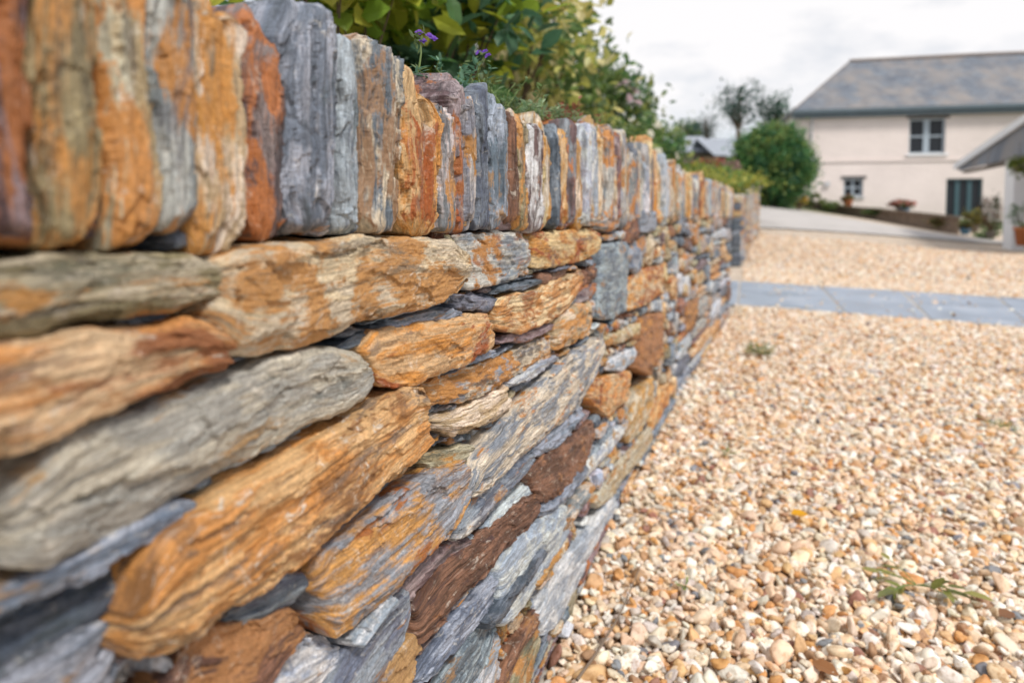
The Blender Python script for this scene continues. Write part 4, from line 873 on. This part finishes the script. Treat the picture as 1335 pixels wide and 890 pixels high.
for o in ops:                                                       # reveals
    r_ = -.22
    mb.quad(FM((o[0], 0, o[2])), FM((o[0], r_, o[2])), FM((o[0], r_, o[3])), FM((o[0], 0, o[3]))); mb.quad(FM((o[1], 0, o[2])), FM((o[1], r_, o[2])), FM((o[1], r_, o[3])), FM((o[1], 0, o[3])))
    mb.quad(FM((o[0], 0, o[3])), FM((o[1], 0, o[3])), FM((o[1], r_, o[3])), FM((o[0], r_, o[3]))); mb.quad(FM((o[0], 0, o[2])), FM((o[1], 0, o[2])), FM((o[1], r_, o[2])), FM((o[0], r_, o[2])))
D_ = -6.4
mb.quad(FM((0, 0, -.3)), FM((0, D_, -.3)), FM((0, D_, EAVE)), FM((0, 0, EAVE))); mb.quad(FM((LEN, 0, -.3)), FM((LEN, D_, -.3)), FM((LEN, D_, EAVE)), FM((LEN, 0, EAVE))); mb.quad(FM((0, D_, -.3)), FM((LEN, D_, -.3)), FM((LEN, D_, EAVE)), FM((0, D_, EAVE)))
mb.build('wall', M_REND, house)
# roof: hip at the left end
RZ = EAVE + 2.75; eo = .28; V = [(-.12, eo, EAVE + .12), (LEN + eo, eo, EAVE + .12), (LEN - 2.6, D_ / 2, RZ), (2.75, D_ / 2, RZ), (-.12, D_ - eo, EAVE + .12), (LEN + eo, D_ - eo, EAVE + .12)]
ridge_u = fac(1108, 90)[0]
dr_ = ray(1108, 84); A_ = np.array([[dr_[0], -FU[0]], [dr_[1], -FU[1]]]); ridge_u = np.linalg.solve(A_, FO + FN * D_ / 2)[1]; V[3] = (ridge_u, D_ / 2, RZ); V = [FM(v) for v in V]
V += [(v[0], v[1], v[2] - .10) for v in V]
rf = np_mesh('roof', V, [[0, 1, 2, 3], [5, 4, 3, 2], [4, 0, 3, 3], [1, 5, 2, 2], [0, 6, 7, 1], [6, 10, 11, 7], [4, 10, 6, 0], [1, 7, 11, 5]], M_ROOF, house)
mb = MB(); mb.tube([V[3], ((V[3][0] + V[2][0]) / 2, (V[3][1] + V[2][1]) / 2, V[3][2] + .03), V[2]], .09, 8); mb.tube([V[0], V[3]], .03, 8); mb.build('ridge_tiles', simple('ridge_clay', (.24, .20, .18), .85, .2, 3, 0), rf)
fbox('gutter', -.12, LEN, .28, .40, EAVE - .02, EAVE + .12, M_DKBL, house); fbox('fascia', -.1, LEN, .04, .26, EAVE - .20, EAVE + .02, M_DKBL, house)
mb = MB(); dpu = fac(1058, 160)[0]; mb.tube([FM((dpu, .22, EAVE - .1)), FM((dpu, .08, EAVE - .45)), FM((dpu, .08, .2))], .045, 8).build('downpipe', M_GRAY, house)
fbox('string_course', fac(1062, 208)[0], fac(1262, 210)[0], 0, .05, fac(1150, 210)[1] - .03, fac(1150, 208)[1], M_REND, house)
def window(o, cols_, rows_, fr, parent, mid=.12, bar=.035, name='window'):
    u0, u1, z0, z1 = o; w = -.16; e = MB(); t_ = .07
    e.box(u0, u1, w, w + .06, z0, z0 + t_, FM); e.box(u0, u1, w, w + .06, z1 - t_, z1, FM); e.box(u0, u0 + t_, w, w + .058, z0 + t_, z1 - t_, FM); e.box(u1 - t_, u1, w, w + .058, z0 + t_, z1 - t_, FM)
    um = (u0 + u1) / 2
    for k in range(1, cols_): uc = u0 + (u1 - u0) * k / cols_; e.box(uc - mid / 2, uc + mid / 2, w, w + .056, z0 + t_, z1 - t_, FM)
    f = e.build(name, fr, parent); g = MB()
    for k in range(1, rows_): zc = z0 + (z1 - z0) * k / rows_; g.box(u0 + t_, u1 - t_, w + .004, w + .05, zc - bar / 2, zc + bar / 2, FM)
    if rows_ > 1: g.build('glazing_bars', fr, f)
    fbox('pane', u0 + .02, u1 - .02, w - .01, w + .012, z0 + .02, z1 - .02, M_GLASS, f)
    return f
f1 = window(ops[0], 2, 2, M_BLUEW, house, .22, .07); fbox('sill', ops[0][0] - .1, ops[0][1] + .1, -.05, .10, ops[0][2] - .09, ops[0][2] - .002, M_WHITE, f1); fbox('lintel', ops[0][0] - .1, ops[0][1] + .12, .002, .05, ops[0][3], ops[0][3] + .08, M_LINT, f1)
f2 = window(ops[1], 2, 2, M_BLUEW, house, .08, .05); fbox('sill', ops[1][0] - .06, ops[1][1] + .06, -.05, .08, ops[1][2] - .07, ops[1][2] - .002, M_GRAY, f2); fbox('lintel', ops[1][0] - .1, ops[1][1] + .1, .002, .05, ops[1][3], ops[1][3] + .10, M_LINT, f2)
d1 = window(ops[2], 3, 1, M_TEAL, house, .16, .05, 'door'); d1['label'] = 'dark teal glazed door'
tag(MB().box(*(lambda a: (a[0] - .1, a[0] + .1))(fac(1078, 240)), .0, .12, fac(1078, 243)[1], fac(1078, 237)[1], FM).build('wall_lamp', M_GRAY), 'small grey lamp on the pink house front left of the small window', 'wall lamp')

# lean-to porch on the right
PL = at(1249, 214, 18.); PR = at(1335, 155, 13.7); pu = (PR - PL)[:2]; pw = np.linalg.norm(pu); pu /= pw; pn = np.array([pu[1], -pu[0]]); pn = pn if pn @ (-PL[:2]) > 0 else -pn; sl = (PR[2] - PL[2]) / pw
def PM(p): return (PL[0] + pu[0] * p[0] + pn[0] * p[1], PL[1] + pu[1] * p[0] + pn[1] * p[1], p[2])
porch = empty('porch', PM((pw * .8, 0, 0))); tag(porch, 'open lean-to porch with a white barge board and slate hung gable', 'porch')
def slab(name, u0, u1, w0, w1, dz0, dz1, mat, s_=sl):
    P = [PM((u, w, PL[2] + s_ * u + dz)) for u in (u0, u1) for w in (w0, w1) for dz in (dz0, dz1)]; return np_mesh(name, P, [[0, 1, 3, 2], [4, 6, 7, 5], [0, 4, 5, 1], [2, 3, 7, 6], [0, 2, 6, 4], [1, 5, 7, 3]], mat, porch)
L2 = pw * 1.5
slab('barge_board', -.1, L2, .02, .08, -.13, .02, M_WHITE); slab('roof', -.15, L2, -1.6, .02, -.02, .06, M_ROOF2)
zb0 = at(1249, 222, 18.)[2]; zb = zb0 - .02
mb = MB(); P = [PM((u, w, z)) for (u, z) in ((0.03, PL[2] - .10), (.03, zb), (L2, zb + .05), (L2, PL[2] + sl * L2 - .10)) for w in (-.06, 0)]
np_mesh('gable', P, [[0, 2, 4, 6], [1, 7, 5, 3], [0, 1, 3, 2], [2, 3, 5, 4], [4, 5, 7, 6], [6, 7, 1, 0]], M_ROOF2, porch)
def pu_at(px): d = ray(px, 282); A_ = np.array([[d[0], -pu[0]], [d[1], -pu[1]]]); return np.linalg.solve(A_, PL[:2])[1]
def zp(px, py): d = ray(px, py); u = pu_at(px); t = (PL[0] + pu[0] * u) / d[0]; return CAM_H + t * d[2]
def pbox(name, u0, u1, w0, w1, z0, z1, mat, parent=porch): return MB().box(u0, u1, w0, w1, z0, z1, PM).build(name, mat, parent)
zg = zp(1305, 320)
a0, a1 = pu_at(1306), pu_at(1318); pbox('post', a0, a1, -.25, -.03, zg - .1, zb, M_WHITE)
pbox('side_wall', a1 + .02, L2, -.5, -.35, zg - .1, zb, M_GRAY); pbox('beam', 0, L2, -.25, -.10, zb - .06, zb - .003, M_TAUPE)
pbox('porch_shade_panel', pu_at(1284), a1, -1.75, -1.62, zg - .1, PL[2] + .2, M_TAUPE)  # taupe panel stands in for the porch's shade on the house front
mb = MB(); mb.box(pu_at(1272), pu_at(1283), -1.7, -1.6, zg - .1, zp(1277, 238), PM).build('door_panel', M_WHITE, porch)

# terrace retaining wall and terrace
def prof(px, pyb, pyt, Z): b = at(px, pyb, Z); return b[:2], b[2], at(px, pyt, Z)[2]
TP = [prof(1046, 268, 262, 26.5), prof(1100, 279, 270, 24.5), prof(1150, 288, 274, 22.8), prof(1200, 297, 279, 21.3), prof(1250, 306, 284, 20.0)]
tw = empty('terrace_wall', (*TP[2][0], TP[2][1])); tag(tw, 'low brown stone retaining wall stepping up from the lane below the house', 'low wall')
V = []
for (p, zb_, zt_) in TP:
    o = -p / np.linalg.norm(p) * .3; V += [(p[0], p[1], zb_ - .4), (p[0], p[1], zt_), (p[0] - o[0], p[1] - o[1], zt_), (p[0] - o[0], p[1] - o[1], zb_ - .4)]
nn = np.arange(20).reshape(5, 4); F = np.vstack([np.stack([nn[:-1, :-1], nn[1:, :-1], nn[1:, 1:], nn[:-1, 1:]], -1).reshape(-1, 4), [[0, 1, 2, 3], [19, 18, 17, 16]]]); np_mesh('masonry', V, F, M_BROWN, tw)
mb = MB()
for i in range(4):
    (p, zb_, zt_), (p2, _, zt2) = TP[i], TP[i + 1]; o = -p / np.linalg.norm(p) * .04; o2 = -p * .014
    P = [(p[0] + o[0], p[1] + o[1]), (p2[0] + o[0], p2[1] + o[1]), (p2[0] + o2[0], p2[1] + o2[1]), (p[0] + o2[0], p[1] + o2[1])]; zz = (zt_, zt2, zt2, zt_); b0 = len(mb.V)
    mb.V += [(*a, z + .003) for a, z in zip(P, zz)] + [(*a, z + .05) for a, z in zip(P, zz)]; mb.F += [[b0 + 4, b0 + 5, b0 + 6, b0 + 7], [b0, b0 + 1, b0 + 2, b0 + 3]] + [[b0 + k, b0 + (k + 1) % 4, b0 + 4 + (k + 1) % 4, b0 + 4 + k] for k in range(4)]
mb.build('cap_stones', simple('cap', (.24, .19, .15), .9, .2, 3, .4), tw)
V = [];
for (p, zb_, zt_) in TP: far = p * 1.32; V += [(p[0] * 1.01, p[1] * 1.01, zt_ - .03), (far[0], far[1], zt_ - .03)]
nn = np.arange(10).reshape(5, 2); o = np_mesh('terrace', V, np.stack([nn[:-1, 0], nn[1:, 0], nn[1:, 1], nn[:-1, 1]], -1), M_GRAY); o['kind'] = 'structure'

for i, (px_, py_, Z_, w_, h_, c_, lb) in enumerate(((1085, 268, 24.6, 26, 10, GM, 'small green plant on the terrace wall left of the terracotta pot'), (1140, 276, 23, 26, 8, GM + GD, 'low plant on the terrace wall between the two pots'), (1225, 290, 20.6, 30, 10, [(.30, .20, .12), (.2, .22, .08)], 'brownish plant on the terrace wall left of the teal door'), (1284, 306, 18.2, 30, 14, GM + GD, 'green plant at the foot of the porch beside the pots'))):
    c = at(px_, py_, Z_); rx = w_ / 2 / FPX * Z_; rz = h_ / 2 / FPX * Z_; e = empty('terrace_plant', c - np.array([0, 0, rz])); tag(e, lb, 'plant', 'plants along the terrace')
    o, tips = foliage(e, c, (rx, rx * .5, rz), 30, 20, .07, c_, 140 + i, shell=.3); branches(e, c - np.array([0, 0, rz]), tips, .01, 'stem', 140 + i, 6)
def potted(name, label, px, pyb, Z, potw, poth, crw, crh, potmat, cols, seed, cat='potted plant', shell=.4, leaf=.06, fl=None):
    b = at(px, pyb, Z); r_ = potw / 2 / FPX * Z; h = poth / FPX * Z; e = empty(name, b); tag(e, label, cat, 'pots around the house')
    MB().lathe([(0, 0), (r_ * .7, 0), (r_ * .95, h * .85), (r_ * 1.08, h * .86), (r_ * 1.08, h), (r_ * .9, h), (r_ * .85, h * .9), (0, h * .88)], b, 20).build('pot', potmat, e, True)
    rx = crw / 2 / FPX * Z; rz = crh / 2 / FPX * Z; c = b + np.array([0, 0, h + rz * .85]); o, tips = foliage(e, c, (rx, rx, rz), 30, 26, leaf, cols, seed, shell=shell); branches(e, b + np.array([0, 0, h * .8]), tips, .012, seed=seed, every=4)
    if fl: rg = np.random.default_rng(seed); q = rg.normal(size=(24, 3)); q /= np.linalg.norm(q, axis=1, keepdims=True); q[:, 2] = abs(q[:, 2]); flowers(e, c + q * np.array((rx, rx, rz)), leaf * 1.1, fl, seed)
    return e
potted('potted_plant', 'terracotta pot standing under the small window', 1105, 272, 24.6, 12, 11, 13, 6, M_TERR, [(.30, .16, .08), (.16, .2, .06)], 81, leaf=.08)
potted('potted_plant', 'wide bushy red and green plant in a blue grey pot on the terrace wall', 1177, 284, 22.3, 14, 12, 30, 10, M_BLPOT, [(.10, .16, .06), (.22, .10, .07)], 82, fl=(.5, .2, .16), leaf=.08)
potted('potted_plant', 'pot of yellow green leaves beside the teal door', 1270, 303, 19.3, 11, 10, 24, 22, M_TAUPE, [(.26, .22, .05), (.16, .18, .05)], 83, leaf=.07)
potted('potted_plant', 'russet plant in a blue pot in front of the porch', 1258, 306, 19.0, 13, 8, 16, 10, M_BLPOT, [(.2, .14, .06), (.12, .15, .05)], 84, leaf=.06)
potted('potted_plant', 'tall dark plant in the shade beside the white post', 1291, 310, 17.5, 11, 9, 22, 52, M_TAUPE, [(.05, .09, .04), (.20, .10, .06), (.10, .14, .05)], 85, leaf=.07)
potted('topiary_ball', 'clipped green ball in a terracotta pot by the porch', 1334, 320, 13.0, 22, 24, 32, 32, M_TERR, GD, 86, 'topiary', .85, .035)
hb = at(1329, 215, 13.2); e = empty('hanging_basket', hb); tag(e, 'hanging basket of yellow green leaves under the porch gable', 'hanging basket'); foliage(e, hb, (.18, .18, .20), 26, 26, .06, [(.22, .26, .05), (.12, .18, .04)], 87, shell=.3)
mb = MB(); mb.lathe([(0, -.14), (.09, -.11), (.15, 0)], hb, 16); mb.build('basket', M_TAUPE, e); MB().tube([hb + np.array([0, 0, -.02]), hb + np.array([0, 0, .42])], .006, 5).build('chain', M_LINT, e)

# clipped round bush left of the house, other far things
def bush(name, label, cat, px, py, Z, w_, h_, cols, seed, ncl=150, per=40, leaf=.11, shell=.86, basez=None):
    c = at(px, py, Z); rx = w_ / 2 / FPX * Z; rz = h_ / 2 / FPX * Z; b = np.array([c[0], c[1], float(terrain(c[0], c[1])) - .05]); e = empty(name, b); tag(e, label, cat)
    o, tips = foliage(e, c, (rx, rx, rz), ncl, per, leaf, cols, seed, shell=shell, clump=.10, name='crown'); foliage(e, c, (rx * .85, rx * .85, rz * .85), ncl // 2, per, leaf, cols, seed + 1, shell=.4, clump=.2, name='inner_leaves')
    branches(e, b, tips, .05, 'trunk', seed, 12); return e
bush('round_bush', 'big clipped round dark green bush at the corner of the house', 'bush', 1008, 218, 23.5, 98, 96, [(.09, .23, .08), (.13, .29, .09), (.06, .17, .09), (.26, .34, .10)], 91, 420, 60, shell=.93)
bush('yellow_plant', 'bright yellow plant at the foot of the round bush', 'plant', 1041, 262, 23.8, 20, 14, [(.70, .42, .04), (.6, .5, .1)], 93, 26, 20, .07)
bush('border_plant', 'pale green border plant between the round bush and the yellow plant', 'plant', 1018, 262, 23.4, 30, 14, [(.18, .26, .12), (.26, .32, .2)], 95, 30, 22, .07)
bush('border_plant', 'green border plant at the left end of the terrace wall', 'plant', 1062, 260, 25.4, 28, 18, [(.14, .2, .06), (.22, .26, .08)], 97, 30, 22, .07)
bush('purple_plant', 'lilac flowered plant at the left foot of the round bush', 'plant', 984, 243, 22, 14, 14, [(.24, .22, .55), (.16, .2, .2)], 99, 16, 18, .07)
def tree(label, px, pyt, pyb, Z, w_, cols, seed, crown=.62, name='tree', leaf=.25, lean=0):
    b = at(px, pyb, Z); t_ = at(px + lean, pyt, Z); H = t_[2] - b[2]; e = empty(name, b); tag(e, label, 'tree', 'trees on the skyline'); r = random.Random(seed); rx = w_ / 2 / FPX * Z
    tp = b + (t_ - b) * .9; MB().tube([b - np.array([0, 0, 1.]), b + (tp - b) * .3 + np.array([.1, 0, 0]), b + (tp - b) * .6, tp], [.16, .13, .09, .03], 8).build('trunk', M_BARK, e, True)
    lv, tips = foliage(e, b + (t_ - b) * (1 - crown / 2), (rx * 1.2, rx * 1.2, H * crown / 2), 44, 22, leaf * .85, cols, seed, shell=.15, clump=.26, up=.9, name='crown'); branches(e, b + (tp - b) * .4, tips, .05, 'limbs', seed, 2); return e
TB = [(.05, .12, .09), (.07, .15, .10), (.04, .09, .07)]
tree('left hand thin tree of the pair above the pale roofs', 958, 112, 200, 42, 52, TB, 101, .66, lean=8); tree('slanting thin tree beside the house roof', 1000, 122, 200, 42, 40, TB, 102, .7, lean=18)
tree('low tree touching the left corner of the house roof', 1022, 158, 215, 40, 28, TB + GM, 103, .8); tree('bare slender tree left of the pair', 921, 148, 205, 44, 24, [(.2, .24, .22), (.12, .16, .14)], 104, .7, leaf=.12)
tree('dark conifer on the skyline above the pale roof', 908, 160, 200, 55, 24, TB, 105, .9); tree('second dark conifer on the skyline, shorter', 889, 158, 205, 52, 34, TB + GM, 106, .9); tree('round olive tree on the skyline above the roses', 868, 160, 215, 50, 40, GM + GD, 107, .9)
def barn(label, x0, x1, yr, ye, yb, Z, wallmat):
    a, b_ = at(x0, ye, Z), at(x1, ye, Z); u = (b_ - a)[:2]; W_ = np.linalg.norm(u); u /= W_; n_ = np.array([-u[1], u[0]]); zr = at(x0, yr, Z + 3)[2]; ze = a[2]; zb = at(x0, yb, Z)[2] - 2
    def M(p): return (a[0] + u[0] * p[0] + n_[0] * p[1], a[1] + u[1] * p[0] + n_[1] * p[1], p[2])
    e = empty('outbuilding', M((0, 0, zb))); tag(e, label, 'outbuilding', 'outbuildings with pale roofs'); MB().box(0, W_, .1, 6, zb, ze - .03, M).build('wall', wallmat, e)
    P = [M(p) for p in ((-.2, -.2, ze), (W_ + .2, -.2, ze), (W_ + .2, 3.05, zr), (-.2, 3.05, zr), (-.2, 6.2, ze), (W_ + .2, 6.2, ze))]; P += [(p[0], p[1], p[2] - .02) for p in P]
    np_mesh('roof', P, [[0, 1, 2, 3], [3, 2, 5, 4], [0, 3, 4, 4], [1, 5, 2, 2], [6, 7, 1, 0]], M_BARN, e)
barn('left outbuilding with a low pale roof beyond the roses', 884, 932, 178, 198, 215, 36, simple('brown_wall', (.25, .21, .17), .9)); barn('right outbuilding with a low pale roof below the thin trees', 935, 984, 181, 203, 220, 33, simple('brown_wall', (.25, .22, .19), .9))
bush('red_border', 'reddish flowering border plant in front of the pale roofs', 'plant', 920, 216, 19, 44, 16, [(.35, .12, .10), (.25, .20, .10), (.5, .18, .08)], 111, 40, 26, .08, .5)
bush('pink_border', 'dusty pink border plant left of the round bush', 'plant', 948, 222, 20, 36, 18, [(.42, .27, .25), (.25, .22, .14)], 113, 40, 26, .08, .5)
bush('hedge_shrub', 'green hedge shrub under the pale roofs', 'shrub', 915, 228, 15, 110, 20, GM + GD, 115, 60, 34, .07, .5)
bush('hedge_shrub', 'yellow green hedge shrub left of the round bush, above the far wall', 'shrub', 955, 236, 16.5, 60, 18, YV[:3] + GM, 117, 50, 30, .07, .5)

# ------------------------------------------------------------------ small things on the gravel
def weed(label, u, v, n, ln, cols, seed, asp=.35, up=.35, cat='weed'):
    c = at_h(u, v, .02); r = np.random.default_rng(seed); e = empty('weed', c); tag(e, label, cat, 'weeds growing through the gravel'); P = []; D = []; mb = MB()
    for i in range(n):
        a = r.uniform(0, 6.28); d = np.array([math.cos(a), math.sin(a), up * r.uniform(.3, 1.5)]); L_ = ln * r.uniform(.4, 1); tip = c + d * L_; MB().tube([c, c + d * L_ * .5 + np.array([0, 0, .004]), tip], .0009, 5).build('stem', M_STEM, e)
        P += [tip, c + d * L_ * .6]; D += [d, d + r.normal(0, .6, 3)]
    P = np.array(P); m = len(P); C = np.array(cols)[r.integers(0, len(cols), m)] * r.uniform(.8, 1.2, (m, 1)); V, F, C8 = leaf_geo(P, np.array(D), np.tile((0, 0, 1.), (m, 1)) + r.normal(0, .25, (m, 3)), ln * .55 * r.uniform(.6, 1.2, m), asp, C)
    np_mesh('leaves', V, tri_fix(F), M_LEAF, e, {'lc': ('FLOAT_COLOR', C8)})
weed('sprawling olive green weed with long leaves on the gravel, bottom right', 1195, 762, 10, .078, [(.26, .29, .08), (.34, .33, .11), (.20, .22, .08)], 121, .34, .2)
weed('low green weed tuft on the gravel short of the paved path', 992, 461, 40, .075, [(.10, .16, .05), (.20, .26, .09)], 122, .25, .5)
weed('faint green sprout on the gravel at the right edge', 1306, 556, 12, .05, [(.25, .32, .12)], 123, .2, .4)
weed('tiny green sprout in the gravel left of the yellow leaf', 945, 594, 6, .025, [(.16, .26, .08)], 124, .4, .8)
weed('tiny green sprout in the gravel near the wall foot', 893, 768, 5, .018, [(.22, .30, .08)], 125, .4, .8)
def fallen(label, u, v, size, col, seed, dr=(1, .3, .1)):
    c = at_h(u, v, .024); V, F, C8 = leaf_geo(c[None] - np.array([[size * .5, 0, 0]]), np.array([dr], float), np.array([[.1, -.25, 1.]]), np.array([size]), .62, np.array([col])); o = np_mesh('fallen_leaf', V, tri_fix(F), M_LEAF, None, {'lc': ('FLOAT_COLOR', C8)})
    sm = o.modifiers.new('thickness', 'SOLIDIFY'); sm.thickness = .0006; tag(o, label, 'leaf', 'fallen leaves on the gravel')
fallen('bright yellow leaf lying on the gravel', 1043, 671, .040, (.80, .46, .02), 1); fallen('curled tan brown leaf on the gravel at the bottom edge', 1077, 866, .040, (.42, .20, .08), 2, (1, -.5, .1)); fallen('brown leaf on the gravel at the right edge', 1318, 805, .035, (.32, .16, .08), 3, (.8, .5, .1))
tag(MB().tube([at_h(752, 886, .03), at_h(778, 850, .028), at_h(800, 815, .03), at_h(812, 792, .032), at_h(836, 735, .024)], [.0022, .002, .0018, .0015, .0008], 7).build('twig', simple('dry_twig', (.20, .15, .11), .9, .2, 30, .3), None, True), 'thin grey brown twig lying on the gravel along the wall foot', 'twig')
